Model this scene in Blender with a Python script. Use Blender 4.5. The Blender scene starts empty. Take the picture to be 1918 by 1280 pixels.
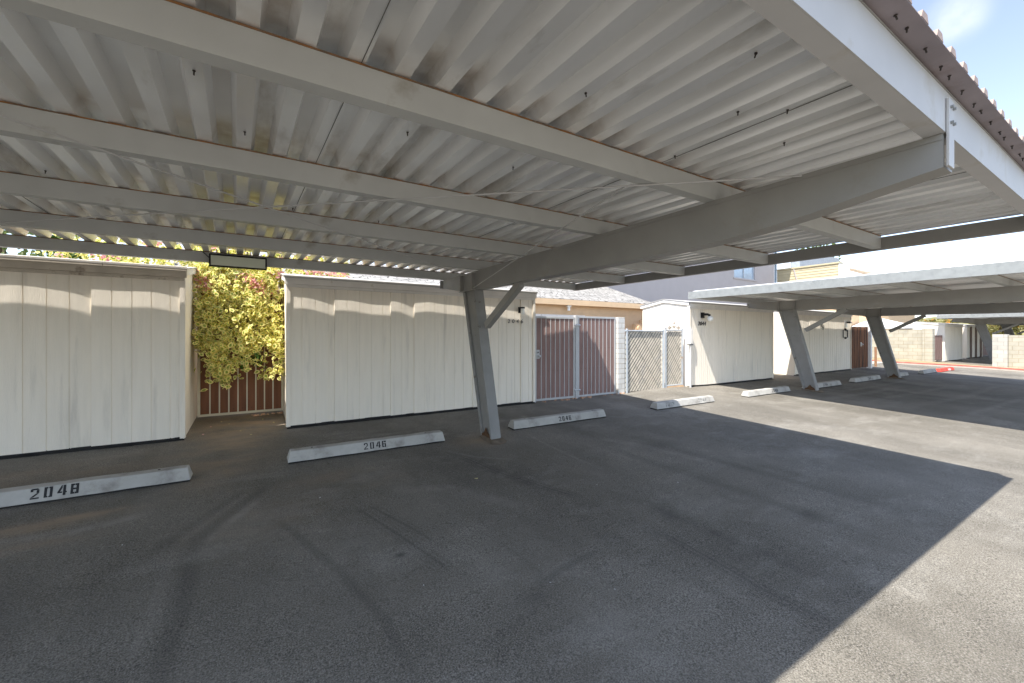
import bpy, bmesh, math, random
import numpy as np
from mathutils import Vector, Matrix

# ------------------------------------------------------------------ camera, sky, sun, exposure
S = bpy.context.scene
C = S.collection
cam_d = bpy.data.cameras.new("camera"); cam = bpy.data.objects.new("camera", cam_d); C.objects.link(cam)
cam.location = (0, 0, 1.5)
cam.rotation_euler = (math.radians(90), 0, math.radians(-31.72))
cam_d.sensor_width = 36; cam_d.lens = 14.546; cam_d.shift_y = -11/1918
cam_d.clip_start = .05; cam_d.clip_end = 2000
S.camera = cam

SUN = Vector((0.581, 0.185, -1.0)).normalized()          # direction the light travels
sun_el = math.asin(-SUN.z)
sun_d = bpy.data.lights.new("sun", 'SUN'); sun_d.energy = 2.4; sun_d.angle = math.radians(.53); sun_d.color = (1, .95, .87)
sun = bpy.data.objects.new("sun", sun_d); C.objects.link(sun)
sun.rotation_euler = (-SUN).to_track_quat('Z', 'Y').to_euler(); sun.location = (-20, -8, 30)

W = bpy.data.worlds.new("World"); S.world = W; W.use_nodes = True
wn = W.node_tree; wn.nodes.clear()
def wnode(t, **k):
    n = wn.nodes.new(t)
    for a, b in k.items(): setattr(n, a, b)
    return n
sky = wnode('ShaderNodeTexSky', sky_type='NISHITA', sun_disc=False)
sky.sun_elevation = sun_el
sky.sun_rotation = math.atan2(-SUN.x, -SUN.y)
sky.air_density = .8; sky.dust_density = .3; sky.ozone_density = .9
bg = wnode('ShaderNodeBackground'); bg.inputs[1].default_value = .10
out = wnode('ShaderNodeOutputWorld')
wn.links.new(bg.outputs[0], out.inputs[0])
CLOUD = (.868, .173, .465)
# small fair-weather clouds: noise on the view direction
tc = wnode('ShaderNodeTexCoord')
mp = wnode('ShaderNodeMapping'); mp.inputs['Scale'].default_value = (1.6, 1.6, 4.5)
mp.inputs['Location'].default_value = (.35, .1, 1.9)
nz = wnode('ShaderNodeTexNoise'); nz.inputs['Scale'].default_value = 1.9; nz.inputs['Detail'].default_value = 7; nz.inputs['Roughness'].default_value = .55
rm = wnode('ShaderNodeValToRGB'); rm.color_ramp.elements[0].position = .60; rm.color_ramp.elements[1].position = .78
mx = wnode('ShaderNodeMixRGB'); mx.inputs[2].default_value = (3.6, 3.7, 3.9, 1)
wn.links.new(tc.outputs['Generated'], mp.inputs[0]); wn.links.new(mp.outputs[0], nz.inputs[0])
ds = wnode('ShaderNodeVectorMath', operation='DISTANCE'); ds.inputs[1].default_value = CLOUD
dr = wnode('ShaderNodeMapRange'); dr.inputs[1].default_value = .052; dr.inputs[2].default_value = .0; dr.interpolation_type = 'SMOOTHERSTEP'
ml = wnode('ShaderNodeMath', operation='MULTIPLY'); ad_ = wnode('ShaderNodeMath', operation='MAXIMUM'); m2 = wnode('ShaderNodeMath', operation='MULTIPLY'); m2.inputs[1].default_value = .95
nz2 = wnode('ShaderNodeTexNoise'); nz2.inputs['Scale'].default_value = 26; nz2.inputs['Detail'].default_value = 6
wn.links.new(tc.outputs['Generated'], ds.inputs[0]); wn.links.new(ds.outputs['Value'], dr.inputs[0]); wn.links.new(tc.outputs['Generated'], nz2.inputs[0])
wn.links.new(dr.outputs[0], ml.inputs[0]); wn.links.new(nz2.outputs[0], m2.inputs[0]); wn.links.new(m2.outputs[0], ml.inputs[1])
wn.links.new(nz.outputs[0], rm.inputs[0]); wn.links.new(rm.outputs[0], ad_.inputs[0]); wn.links.new(ml.outputs[0], ad_.inputs[1]); wn.links.new(ad_.outputs[0], mx.inputs[0])
hs = wnode('ShaderNodeHueSaturation'); hs.inputs['Saturation'].default_value = .74
wn.links.new(sky.outputs[0], hs.inputs['Color']); wn.links.new(hs.outputs[0], mx.inputs[1]); wn.links.new(mx.outputs[0], bg.inputs[0])

S.view_settings.view_transform = 'Standard'; S.view_settings.look = 'None'
S.view_settings.exposure = 1.95; S.view_settings.gamma = 1.0
S.render.engine = 'CYCLES'
S.cycles.max_bounces = 10; S.cycles.diffuse_bounces = 7; S.cycles.sample_clamp_indirect = 6

R = random.Random(7)
K = .05
def g(x, y):                                              # the lot falls gently away from the sheds
    yy = min(max(y, -14), 9.6)
    return K*(yy-7.6) + .06*math.exp(-((x-9.6)/1.3)**2-((y-7.6)/1.1)**2)

# ------------------------------------------------------------------ materials
MATS = {}
def mat(name, col, rough=.7, metal=0, var=.12, scale=6, bump=0, bscale=40, stretch=(1, 1, 1), dirt=None, dscale=2, dlo=.55, dhi=.75, spec=.3):
    if name in MATS: return MATS[name]
    m = bpy.data.materials.new(name); m.use_nodes = True; MATS[name] = m
    t = m.node_tree; b = t.nodes['Principled BSDF']
    b.inputs['Roughness'].default_value = rough; b.inputs['Metallic'].default_value = metal
    b.inputs['Specular IOR Level'].default_value = spec
    tc = t.nodes.new('ShaderNodeTexCoord'); mp = t.nodes.new('ShaderNodeMapping'); mp.inputs['Scale'].default_value = stretch
    t.links.new(tc.outputs['Object'], mp.inputs[0])
    n = t.nodes.new('ShaderNodeTexNoise'); n.inputs['Scale'].default_value = scale; n.inputs['Detail'].default_value = 6
    t.links.new(mp.outputs[0], n.inputs[0])
    r = t.nodes.new('ShaderNodeValToRGB')
    r.color_ramp.elements[0].position = .3; r.color_ramp.elements[1].position = .7
    lo = [c*(1-var) for c in col[:3]]; hi = [min(1, c*(1+var)) for c in col[:3]]
    r.color_ramp.elements[0].color = (*lo, 1); r.color_ramp.elements[1].color = (*hi, 1)
    t.links.new(n.outputs[0], r.inputs[0]); last = r.outputs[0]
    if dirt:
        n2 = t.nodes.new('ShaderNodeTexNoise'); n2.inputs['Scale'].default_value = dscale; n2.inputs['Detail'].default_value = 9; n2.inputs['Roughness'].default_value = .65
        t.links.new(mp.outputs[0], n2.inputs[0])
        r2 = t.nodes.new('ShaderNodeValToRGB'); r2.color_ramp.elements[0].position = dlo; r2.color_ramp.elements[1].position = dhi
        t.links.new(n2.outputs[0], r2.inputs[0])
        mx = t.nodes.new('ShaderNodeMixRGB'); mx.inputs[2].default_value = (*dirt, 1)
        t.links.new(r2.outputs[0], mx.inputs[0]); t.links.new(last, mx.inputs[1]); last = mx.outputs[0]
    t.links.new(last, b.inputs['Base Color'])
    if bump:
        n3 = t.nodes.new('ShaderNodeTexNoise'); n3.inputs['Scale'].default_value = bscale; n3.inputs['Detail'].default_value = 4
        t.links.new(mp.outputs[0], n3.inputs[0])
        bp = t.nodes.new('ShaderNodeBump'); bp.inputs['Strength'].default_value = bump; bp.inputs['Distance'].default_value = .01
        t.links.new(n3.outputs[0], bp.inputs['Height']); t.links.new(bp.outputs[0], b.inputs['Normal'])
    return m
steel = mat('painted_steel', (.31, .30, .28), .5, var=.07, scale=3, bump=.05, bscale=25, dirt=(.25, .22, .17), dscale=2.2, dlo=.58, dhi=.85)
def add_stain(m, col):
    t = m.node_tree; b = t.nodes['Principled BSDF']; src = b.inputs['Base Color'].links[0].from_socket
    a = t.nodes.new('ShaderNodeAttribute'); a.attribute_name = 'stain'
    n = t.nodes.new('ShaderNodeTexNoise'); n.inputs['Scale'].default_value = 9; n.inputs['Detail'].default_value = 8
    tc = t.nodes.new('ShaderNodeTexCoord'); t.links.new(tc.outputs['Object'], n.inputs[0])
    r = t.nodes.new('ShaderNodeValToRGB'); r.color_ramp.elements[0].position = .3; r.color_ramp.elements[1].position = .62; t.links.new(n.outputs[0], r.inputs[0])
    q = t.nodes.new('ShaderNodeMath'); q.operation = 'MULTIPLY'; t.links.new(a.outputs['Fac'], q.inputs[0]); t.links.new(r.outputs[0], q.inputs[1])
    mx = t.nodes.new('ShaderNodeMixRGB'); mx.inputs[2].default_value = (*col, 1); t.links.new(q.outputs[0], mx.inputs[0]); t.links.new(src, mx.inputs[1]); t.links.new(mx.outputs[0], b.inputs['Base Color'])
steel_l = mat('painted_steel_pale', (.54, .53, .52), .5, var=.05, scale=3, dirt=(.40, .36, .29), dscale=3, dlo=.56, dhi=.8)
deckm = mat('roof_deck_paint', (.92, .915, .90), .34, metal=.5, var=.10, scale=2.2, stretch=(1, .35, 1), bump=.03, dirt=(.30, .25, .17), dscale=1.6, dlo=.57, dhi=.82)
add_stain(deckm, (.34, .23, .13))
galv = mat('galvanized', (.27, .28, .275), .45, var=.10, scale=9, dirt=(.20, .21, .21), dscale=5)
mauve = mat('eave_trim_paint', (.27, .23, .24), .6, var=.15, scale=4, dirt=(.18, .13, .12), dscale=3)
rust = mat('rust', (.30, .14, .05), .85, var=.4, scale=14, dirt=(.16, .13, .10), dscale=6, dlo=.45, dhi=.6)
darkmetal = mat('dark_screw', (.05, .04, .035), .6)
ribend = mat('sun_bleached_deck', (.33, .25, .21), .6, var=.2, scale=8)
siding = mat('siding_paint', (.89, .815, .705), .75, var=.03, scale=3, bump=.25, bscale=30, stretch=(6, 6, .5), dirt=(.60, .55, .48), dscale=.9, dlo=.55, dhi=.85)
trimw = mat('trim_paint', (.78, .74, .69), .65, var=.05, scale=5, bump=.1, bscale=30, dirt=(.45, .38, .28), dscale=4, dlo=.62, dhi=.75)
trimold = mat('peeling_trim', (.55, .49, .41), .8, var=.12, scale=5, bump=.3, bscale=30, dirt=(.16, .11, .07), dscale=2.5, dlo=.60, dhi=.70)
roofw = mat('white_roof_coating', (.50, .485, .46), .8, var=.05, scale=4, bump=.3, bscale=30)
tar_gap_dark = mat('tar_and_gap_dark', (.022, .021, .02), .8, var=.3)
conc = mat('precast_concrete', (.44, .425, .395), .85, var=.10, scale=8, bump=.4, bscale=45, dirt=(.22, .205, .185), dscale=4, dlo=.52, dhi=.74)
stencil = mat('stencil_paint', (.03, .03, .032), .8, var=.3, scale=30, dirt=(.40, .39, .37), dscale=14, dlo=.66, dhi=.74)
stencil_f = mat('faded_stencil_paint', (.14, .14, .14), .8, var=.3, scale=30, dirt=(.44, .425, .395), dscale=16, dlo=.48, dhi=.56)
redp = mat('red_paint', (.62, .07, .05), .7, var=.15, scale=10, dirt=(.45, .2, .16), dscale=6)
white = mat('white_paint', (.78, .78, .77), .5, var=.04)
whitegate = mat('gate_white_paint', (.50, .50, .50), .45, var=.05)
creamgate = mat('gate_cream_paint', (.66, .60, .46), .5, var=.06)
board = mat('brown_gate_board', (.26, .165, .145), .7, var=.12, scale=3, stretch=(5, 5, .6), bump=.15, bscale=30)
board2 = mat('red_brown_board', (.20, .085, .045), .7, var=.18, scale=3, stretch=(5, 5, .5), bump=.2, bscale=30)
oldwood = mat('weathered_wood', (.24, .10, .045), .8, var=.4, scale=3, stretch=(9, 9, .35), bump=.3, dirt=(.03, .02, .015), dscale=1.7, dlo=.44, dhi=.60)
black = mat('black_enamel', (.015, .015, .016), .4)
chrome = mat('lock_steel', (.62, .63, .65), .3, metal=.6)
slat = mat('privacy_slat', (.56, .50, .41), .7, var=.12, scale=5, dirt=(.30, .285, .27), dscale=3)
gwire = mat('chain_wire', (.14, .15, .16), .5, metal=.3)
postg = mat('fence_post_galvanized', (.42, .46, .50), .45, metal=.2, var=.1, dirt=(.34, .22, .12), dscale=4)
tan = mat('tan_stucco', (.70, .50, .31), .85, var=.05, scale=4, bump=.2, bscale=40)
lilac = mat('lilac_stucco', (.44, .405, .40), .9, var=.03, scale=2, bump=.2, bscale=40)
glassw = mat('window_glass', (.40, .50, .60), .12, var=.1, spec=.6)
frost = mat('frosted_globe', (.85, .84, .80), .25, spec=.5)
led = mat('led_lens', (.74, .77, .62), .25, var=.08, scale=3, spec=.5)
lapm = mat('cream_lap_siding', (.52, .45, .30), .8, var=.06, scale=4)
canvas = mat('canvas', (.82, .81, .78), .85, var=.03)
ochre = mat('ochre_wall', (.55, .33, .10), .85, var=.1)
bark = mat('bark', (.12, .08, .05), .9, var=.3, scale=12, bump=.4)
soil = mat('dirt', (.15, .12, .09), .95, var=.25, scale=8, bump=.4, bscale=50)
sidewalk = mat('sidewalk_concrete', (.44, .40, .34), .9, var=.1, scale=5, bump=.15)

def leafmat(name, green, rim, flat=False):
    m = bpy.data.materials.new(name); m.use_nodes = True; t = m.node_tree; b = t.nodes['Principled BSDF']
    b.inputs['Roughness'].default_value = .5; b.inputs['Specular IOR Level'].default_value = .25
    a = t.nodes.new('ShaderNodeAttribute'); a.attribute_name = 'rim'
    a2 = t.nodes.new('ShaderNodeAttribute'); a2.attribute_name = 'tone'
    r = t.nodes.new('ShaderNodeValToRGB'); r.color_ramp.elements[0].position = .42; r.color_ramp.elements[1].position = .60
    r.color_ramp.elements[0].color = (*green, 1); r.color_ramp.elements[1].color = (*rim, 1)
    t.links.new(a.outputs['Fac'], r.inputs[0])
    mx = t.nodes.new('ShaderNodeMixRGB'); mx.blend_type = 'MULTIPLY'; mx.inputs[0].default_value = 1
    t.links.new(r.outputs[0], mx.inputs[1])
    cr = t.nodes.new('ShaderNodeValToRGB'); cr.color_ramp.elements[0].color = (.78, .74, .66, 1); cr.color_ramp.elements[1].color = (1.2, 1.15, 1.0, 1)
    t.links.new(a2.outputs['Fac'], cr.inputs[0]); t.links.new(cr.outputs[0], mx.inputs[2])
    t.links.new(mx.outputs[0], b.inputs['Base Color'])
    tr = t.nodes.new('ShaderNodeBsdfTranslucent'); t.links.new(mx.outputs[0], tr.inputs[0])
    ms = t.nodes.new('ShaderNodeMixShader'); ms.inputs[0].default_value = .5
    t.links.new(b.outputs[0], ms.inputs[1]); t.links.new(tr.outputs[0], ms.inputs[2])
    t.links.new(ms.outputs[0], t.nodes['Material Output'].inputs[0])
    return m
leaf_var = leafmat('variegated_leaf', (.30, .42, .08), (.93, .88, .42))
leaf_grn = leafmat('green_leaf', (.05, .11, .025), (.07, .14, .03))
leaf_pale = leafmat('pale_green_leaf', (.14, .20, .08), (.20, .26, .11))
leaf_dry = leafmat('dusty_shrub_leaf', (.13, .15, .05), (.22, .20, .07))
leaf_org = leafmat('orange_shrub_leaf', (.55, .22, .03), (.62, .30, .05))
bract = leafmat('pink_bract', (.72, .30, .40), (.80, .48, .50))

def block_mat(name, col, mortar, bw, bh, stack=False):
    m = bpy.data.materials.new(name); m.use_nodes = True; t = m.node_tree; b = t.nodes['Principled BSDF']
    b.inputs['Roughness'].default_value = .9
    tc = t.nodes.new('ShaderNodeTexCoord'); sp = t.nodes.new('ShaderNodeSeparateXYZ'); cb = t.nodes.new('ShaderNodeCombineXYZ')
    t.links.new(tc.outputs['Object'], sp.inputs[0])
    ad = t.nodes.new('ShaderNodeMath'); ad.operation = 'ADD'
    t.links.new(sp.outputs[0], ad.inputs[0]); t.links.new(sp.outputs[1], ad.inputs[1])
    t.links.new(ad.outputs[0], cb.inputs[0]); t.links.new(sp.outputs[2], cb.inputs[1])
    br = t.nodes.new('ShaderNodeTexBrick'); br.inputs['Scale'].default_value = 1
    br.inputs['Brick Width'].default_value = bw; br.inputs['Row Height'].default_value = bh; br.inputs['Mortar Size'].default_value = .008
    br.offset = 0 if stack else .5
    br.inputs['Color1'].default_value = (*col, 1); br.inputs['Color2'].default_value = (*[c*.88 for c in col], 1); br.inputs['Mortar'].default_value = (*mortar, 1)
    t.links.new(cb.outputs[0], br.inputs[0])
    n = t.nodes.new('ShaderNodeTexNoise'); n.inputs['Scale'].default_value = 3; n.inputs['Detail'].default_value = 8
    t.links.new(tc.outputs['Object'], n.inputs[0])
    mx = t.nodes.new('ShaderNodeMixRGB'); mx.blend_type = 'MULTIPLY'; mx.inputs[0].default_value = .45
    t.links.new(br.outputs[0], mx.inputs[1]); t.links.new(n.outputs[0], mx.inputs[2])
    t.links.new(mx.outputs[0], b.inputs['Base Color'])
    bp = t.nodes.new('ShaderNodeBump'); bp.inputs['Strength'].default_value = .6; bp.inputs['Distance'].default_value = .01; bp.invert = True
    t.links.new(br.outputs['Fac'], bp.inputs['Height']); t.links.new(bp.outputs[0], b.inputs['Normal'])
    return m
blockm = block_mat('slump_block', (.56, .52, .42), (.40, .33, .22), .40, .20)
pierm = block_mat('pier_block', (.56, .52, .42), (.42, .35, .24), .8, .20, True)
brickw = block_mat('white_painted_brick', (.86, .84, .80), (.60, .55, .48), .30, .13)
greyblock = block_mat('grey_block', (.62, .59, .52), (.42, .40, .36), .40, .20)

def shake_mat():
    m = bpy.data.materials.new('white_painted_shakes'); m.use_nodes = True; t = m.node_tree; b = t.nodes['Principled BSDF']
    b.inputs['Roughness'].default_value = .85
    tc = t.nodes.new('ShaderNodeTexCoord')
    n = t.nodes.new('ShaderNodeTexNoise'); n.inputs['Scale'].default_value = 1.3; n.inputs['Detail'].default_value = 2
    mp = t.nodes.new('ShaderNodeMapping'); mp.inputs['Scale'].default_value = (1, 1, 1)
    t.links.new(tc.outputs['Object'], n.inputs[0])
    mx = t.nodes.new('ShaderNodeVectorMath'); mx.operation = 'MULTIPLY_ADD'; mx.inputs[1].default_value = (.8, .5, 0)
    t.links.new(n.outputs['Color'], mx.inputs[0]); t.links.new(tc.outputs['Object'], mx.inputs[2])
    br = t.nodes.new('ShaderNodeTexBrick'); br.inputs['Scale'].default_value = 1; br.inputs['Brick Width'].default_value = .26; br.inputs['Row Height'].default_value = .21
    br.inputs['Mortar Size'].default_value = .012; br.offset = .43; br.inputs['Mortar Smooth'].default_value = .3
    br.inputs['Color1'].default_value = (.36, .345, .325, 1); br.inputs['Color2'].default_value = (.26, .25, .235, 1); br.inputs['Mortar'].default_value = (.035, .033, .03, 1)
    t.links.new(mx.outputs[0], br.inputs[0])
    t.links.new(br.outputs[0], b.inputs['Base Color'])
    bp = t.nodes.new('ShaderNodeBump'); bp.inputs['Strength'].default_value = .9; bp.inputs['Distance'].default_value = .02; bp.invert = True
    t.links.new(br.outputs['Fac'], bp.inputs['Height']); t.links.new(bp.outputs[0], b.inputs['Normal'])
    return m
shakes = shake_mat()

def asphalt_mat():
    m = bpy.data.materials.new('asphalt'); m.use_nodes = True; t = m.node_tree; b = t.nodes['Principled BSDF']
    b.inputs['Specular IOR Level'].default_value = .22
    N = t.nodes.new; L = t.links.new
    tc = N('ShaderNodeTexCoord')
    def noise(sc, det=6, ro=.55, st=None):
        n = N('ShaderNodeTexNoise'); n.inputs['Scale'].default_value = sc; n.inputs['Detail'].default_value = det; n.inputs['Roughness'].default_value = ro
        if st:
            mp = N('ShaderNodeMapping'); mp.inputs['Scale'].default_value = st; L(tc.outputs['Object'], mp.inputs[0]); L(mp.outputs[0], n.inputs[0])
        else: L(tc.outputs['Object'], n.inputs[0])
        return n.outputs[0]
    def ramp(src, p0, c0, p1, c1):
        r = N('ShaderNodeValToRGB'); r.color_ramp.elements[0].position = p0; r.color_ramp.elements[1].position = p1
        r.color_ramp.elements[0].color = (*c0, 1); r.color_ramp.elements[1].color = (*c1, 1); L(src, r.inputs[0]); return r.outputs[0]
    def mix(f, a, bb, mode='MIX'):
        x = N('ShaderNodeMixRGB'); x.blend_type = mode
        if isinstance(f, float): x.inputs[0].default_value = f
        else: L(f, x.inputs[0])
        L(a, x.inputs[1])
        if isinstance(bb, tuple): x.inputs[2].default_value = (*bb, 1)
        else: L(bb, x.inputs[2])
        return x.outputs[0]
    base = ramp(noise(.8, 8, .6), .3, (.158, .145, .122), .7, (.238, .220, .189))
    base = mix(ramp(noise(.45, 9, .65, (1, .35, 1)),   .46, (0, 0, 0), .62, (.75,)*3), base, (.116, .107, .091))          # sealed darker patches
    base = mix(ramp(noise(1.7, 9, .7, (.5, 1, 1)), .52, (0, 0, 0), .68, (.6,)*3), base, (.28, .265, .235))            # worn pale smears
    speck = noise(105, 4, .7)
    plain = base
    base = mix(1.0, base, ramp(speck, .36, (.34,)*3, .66, (1.68,)*3), 'MULTIPLY')
    v = N('ShaderNodeTexVoronoi'); v.inputs['Scale'].default_value = 70; L(tc.outputs['Object'], v.inputs[0])
    base = mix(ramp(v.outputs['Distance'], .12, (.75,)*3, .26, (0,)*3), base, (.40, .385, .36))                      # stone chips
    base = mix(ramp(noise(1.3, 6, .6), .34, (.55,)*3, .60, (1,)*3), plain, base)
    ad = N('ShaderNodeAttribute'); ad.attribute_name = 'dust'
    aw = N('ShaderNodeAttribute'); aw.attribute_name = 'mark'
    dn = N('ShaderNodeMath'); dn.operation = 'MULTIPLY'; L(ad.outputs['Fac'], dn.inputs[0]); L(ramp(noise(2.3, 8, .65, (.6, 1.3, 1)), .35, (.1,)*3, .62, (1,)*3), dn.inputs[1])
    ag = N('ShaderNodeAttribute'); ag.attribute_name = 'worn'
    gn = N('ShaderNodeMath'); gn.operation = 'MULTIPLY'; L(ag.outputs['Fac'], gn.inputs[0]); L(ramp(noise(5, 8, .7), .38, (.15,)*3, .6, (1,)*3), gn.inputs[1])
    base = mix(gn.outputs[0], base, (.34, .32, .285))
    base = mix(dn.outputs[0], base, (.33, .255, .18))
    base = mix(aw.outputs['Fac'], base, (.062, .058, .053))
    L(base, b.inputs['Base Color'])
    b.inputs['Roughness'].default_value = .85
    bp = N('ShaderNodeBump'); bp.inputs['Strength'].default_value = .8; bp.inputs['Distance'].default_value = .008
    L(speck, bp.inputs['Height'])
    bp2 = N('ShaderNodeBump'); bp2.inputs['Strength'].default_value = .35; bp2.inputs['Distance'].default_value = .02
    L(noise(6, 5), bp2.inputs['Height']); L(bp.outputs[0], bp2.inputs['Normal']); L(bp2.outputs[0], b.inputs['Normal'])
    return m
asphalt = asphalt_mat()

# ------------------------------------------------------------------ mesh helpers
class MB:
    def __init__(s): s.v = []; s.f = []; s.mi = []
    def add(s, vs, fs, m=0):
        o = len(s.v); s.v += [tuple(v) for v in vs]
        for f in fs: s.f.append([i+o for i in f]); s.mi.append(m)
        return s
    def box(s, x0, x1, y0, y1, z0, z1, m=0):
        vs = [(x, y, z) for z in (z0, z1) for y in (y0, y1) for x in (x0, x1)]
        return s.add(vs, [(0, 2, 3, 1), (4, 5, 7, 6), (0, 1, 5, 4), (2, 6, 7, 3), (0, 4, 6, 2), (1, 3, 7, 5)], m)
    def hexa(s, bot, top, m=0):                            # 4 bottom + 4 top points, counter-clockwise
        return s.add(list(bot)+list(top), [(3, 2, 1, 0), (4, 5, 6, 7), (0, 1, 5, 4), (1, 2, 6, 5), (2, 3, 7, 6), (3, 0, 4, 7)], m)
    def prism(s, poly, axis, a, b, m=0):                   # polygon of (u,v) extruded along an axis
        def P(u, v, w): return {'x': (w, u, v), 'y': (u, w, v), 'z': (u, v, w)}[axis]
        n = len(poly)
        vs = [P(u, v, a) for u, v in poly]+[P(u, v, b) for u, v in poly]
        fs = [tuple(range(n))[::-1], tuple(range(n, 2*n))]+[(i, (i+1) % n, n+(i+1) % n, n+i) for i in range(n)]
        return s.add(vs, fs, m)
    def tube(s, pts, r, n=8, m=0, taper=None):
        pts = [Vector(p) for p in pts]; rings = []
        for i, p in enumerate(pts):
            d = (pts[min(i+1, len(pts)-1)]-pts[max(i-1, 0)]).normalized()
            u = d.orthogonal().normalized() if abs(d.z) > .9 else d.cross(Vector((0, 0, 1))).normalized()
            w = d.cross(u)
            rr = r if taper is None else r+(taper-r)*i/(len(pts)-1)
            rings.append([p+(u*math.cos(2*math.pi*k/n)+w*math.sin(2*math.pi*k/n))*rr for k in range(n)])
        vs = [v for q in rings for v in q]; fs = []
        for i in range(len(pts)-1):
            for k in range(n): fs.append((i*n+k, i*n+(k+1) % n, (i+1)*n+(k+1) % n, (i+1)*n+k))
        fs += [tuple(range(n))[::-1], tuple((len(pts)-1)*n+k for k in range(n))]
        return s.add(vs, fs, m)
    def beam(s, a, b, w, h, m=0):                          # rectangular bar between two points
        a, b = Vector(a), Vector(b); d = (b-a).normalized(); u = d.cross(Vector((0, 0, 1)))
        u = u.normalized() if u.length > .01 else Vector((1, 0, 0)); q = u.cross(d)
        c = [(-.5, -.5), (.5, -.5), (.5, .5), (-.5, .5)]
        return s.hexa([a+u*w*i+q*h*j for i, j in c], [b+u*w*i+q*h*j for i, j in c], m)
    def ball(s, c, r, n=10, m=0, sz=1):
        c = Vector(c); vs = []; fs = []
        for i in range(n+1):
            for k in range(2*n):
                a = math.pi*i/n; p = math.pi*k/n
                vs.append(c+Vector((r*math.sin(a)*math.cos(p), r*math.sin(a)*math.sin(p), r*sz*math.cos(a))))
        for i in range(n):
            for k in range(2*n): fs.append((i*2*n+k, (i+1)*2*n+k, (i+1)*2*n+(k+1) % (2*n), i*2*n+(k+1) % (2*n)))
        return s.add(vs, fs, m)
    def build(s, name, mats, parent=None, off=(0, 0, 0), bevel=0, smooth=False):
        if not isinstance(mats, (list, tuple)): mats = [mats]
        me = bpy.data.meshes.new(name)
        ox, oy, oz = off
        me.from_pydata([(x-ox, y-oy, z-oz) for x, y, z in s.v], [], s.f); me.update()
        for m in mats: me.materials.append(m)
        if len(mats) > 1: me.polygons.foreach_set('material_index', s.mi)
        bm = bmesh.new(); bm.from_mesh(me); bmesh.ops.recalc_face_normals(bm, faces=bm.faces); bm.to_mesh(me); bm.free()
        if smooth: me.polygons.foreach_set('use_smooth', [True]*len(me.polygons))
        o = bpy.data.objects.new(name, me); C.objects.link(o)
        o.location = off
        if parent: o.parent = parent; o.location = Vector(off)-Vector(parent_world(parent))
        if bevel:
            bv = o.modifiers.new('bevel', 'BEVEL'); bv.width = bevel; bv.segments = 2; bv.limit_method = 'ANGLE'
        return o
def parent_world(p):
    v = Vector(p.location)
    while p.parent: p = p.parent; v += Vector(p.location)
    return v
def tag(o, label=None, cat=None, group=None, kind=None):
    if label: o['label'] = label
    if cat: o['category'] = cat
    if group: o['group'] = group
    if kind: o['kind'] = kind
    return o
def thing(name, loc, label, cat, group=None):
    o = bpy.data.objects.new(name, None); C.objects.link(o); o.location = loc; o.empty_display_size = .2
    return tag(o, label, cat, group)
def text_mesh(name, body, size, m, parent, loc, rot, depth=.003, shear=0):
    cu = bpy.data.curves.new(name, 'FONT'); cu.body = body; cu.size = size; cu.extrude = depth; cu.shear = shear; cu.space_character = 1.15
    tmp = bpy.data.objects.new(name, cu); C.objects.link(tmp)
    dg = bpy.context.evaluated_depsgraph_get(); me = bpy.data.meshes.new_from_object(tmp.evaluated_get(dg))
    bpy.data.objects.remove(tmp); bpy.data.curves.remove(cu)
    me.name = name; me.materials.clear(); me.materials.append(m)
    o = bpy.data.objects.new(name, me); C.objects.link(o); o.parent = parent
    o.location = Vector(loc)-parent_world(parent); o.rotation_euler = rot
    return o
GL = {'0': [[(0, 0), (.2, 0), (.2, 1), (0, 1)], [(.4, 0), (.6, 0), (.6, 1), (.4, 1)], [(.2, .86), (.27, .86), (.27, 1), (.2, 1)], [(.33, .86), (.4, .86), (.4, 1), (.33, 1)], [(.2, 0), (.27, 0), (.27, .14), (.2, .14)], [(.33, 0), (.4, 0), (.4, .14), (.33, .14)]],
      '2': [[(0, .70), (.18, .70), (.18, .85), (.6, .85), (.5, 1), (.1, 1), (0, .92)], [(.42, .55), (.6, .55), (.6, .83), (.42, .83)], [(.42, .53), (.6, .53), (.22, .17), (0, .17)], [(0, 0), (.62, 0), (.62, .14), (0, .14)]],
      '4': [[(0, .24), (.34, .24), (.34, .38), (.19, .38), (.34, .72), (.34, 1), (.28, 1), (0, .38)], [(.40, 0), (.6, 0), (.6, 1), (.40, 1)], [(.6, .24), (.68, .24), (.68, .38), (.6, .38)]],
      '6': [[(0, 0), (.2, 0), (.2, 1), (0, 1)], [(.2, .86), (.28, .86), (.28, 1), (.2, 1)], [(.34, .72), (.6, .72), (.6, 1), (.34, 1)], [(.2, .45), (.28, .45), (.28, .58), (.2, .58)], [(.34, .45), (.40, .45), (.40, .58), (.34, .58)], [(.40, 0), (.6, 0), (.6, .58), (.40, .58)], [(.2, 0), (.28, 0), (.28, .14), (.2, .14)], [(.34, 0), (.4, 0), (.4, .14), (.34, .14)]],
      '8': [[(0, 0), (.19, 0), (.19, 1), (0, 1)], [(.41, 0), (.6, 0), (.6, 1), (.41, 1)], [(.19, .82), (.285, .82), (.285, 1), (.19, 1)], [(.315, .82), (.41, .82), (.41, 1), (.315, 1)], [(.19, .42), (.41, .42), (.41, .58), (.19, .58)], [(.19, 0), (.285, 0), (.285, .18), (.19, .18)], [(.315, 0), (.41, 0), (.41, .18), (.315, .18)]]}

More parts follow.
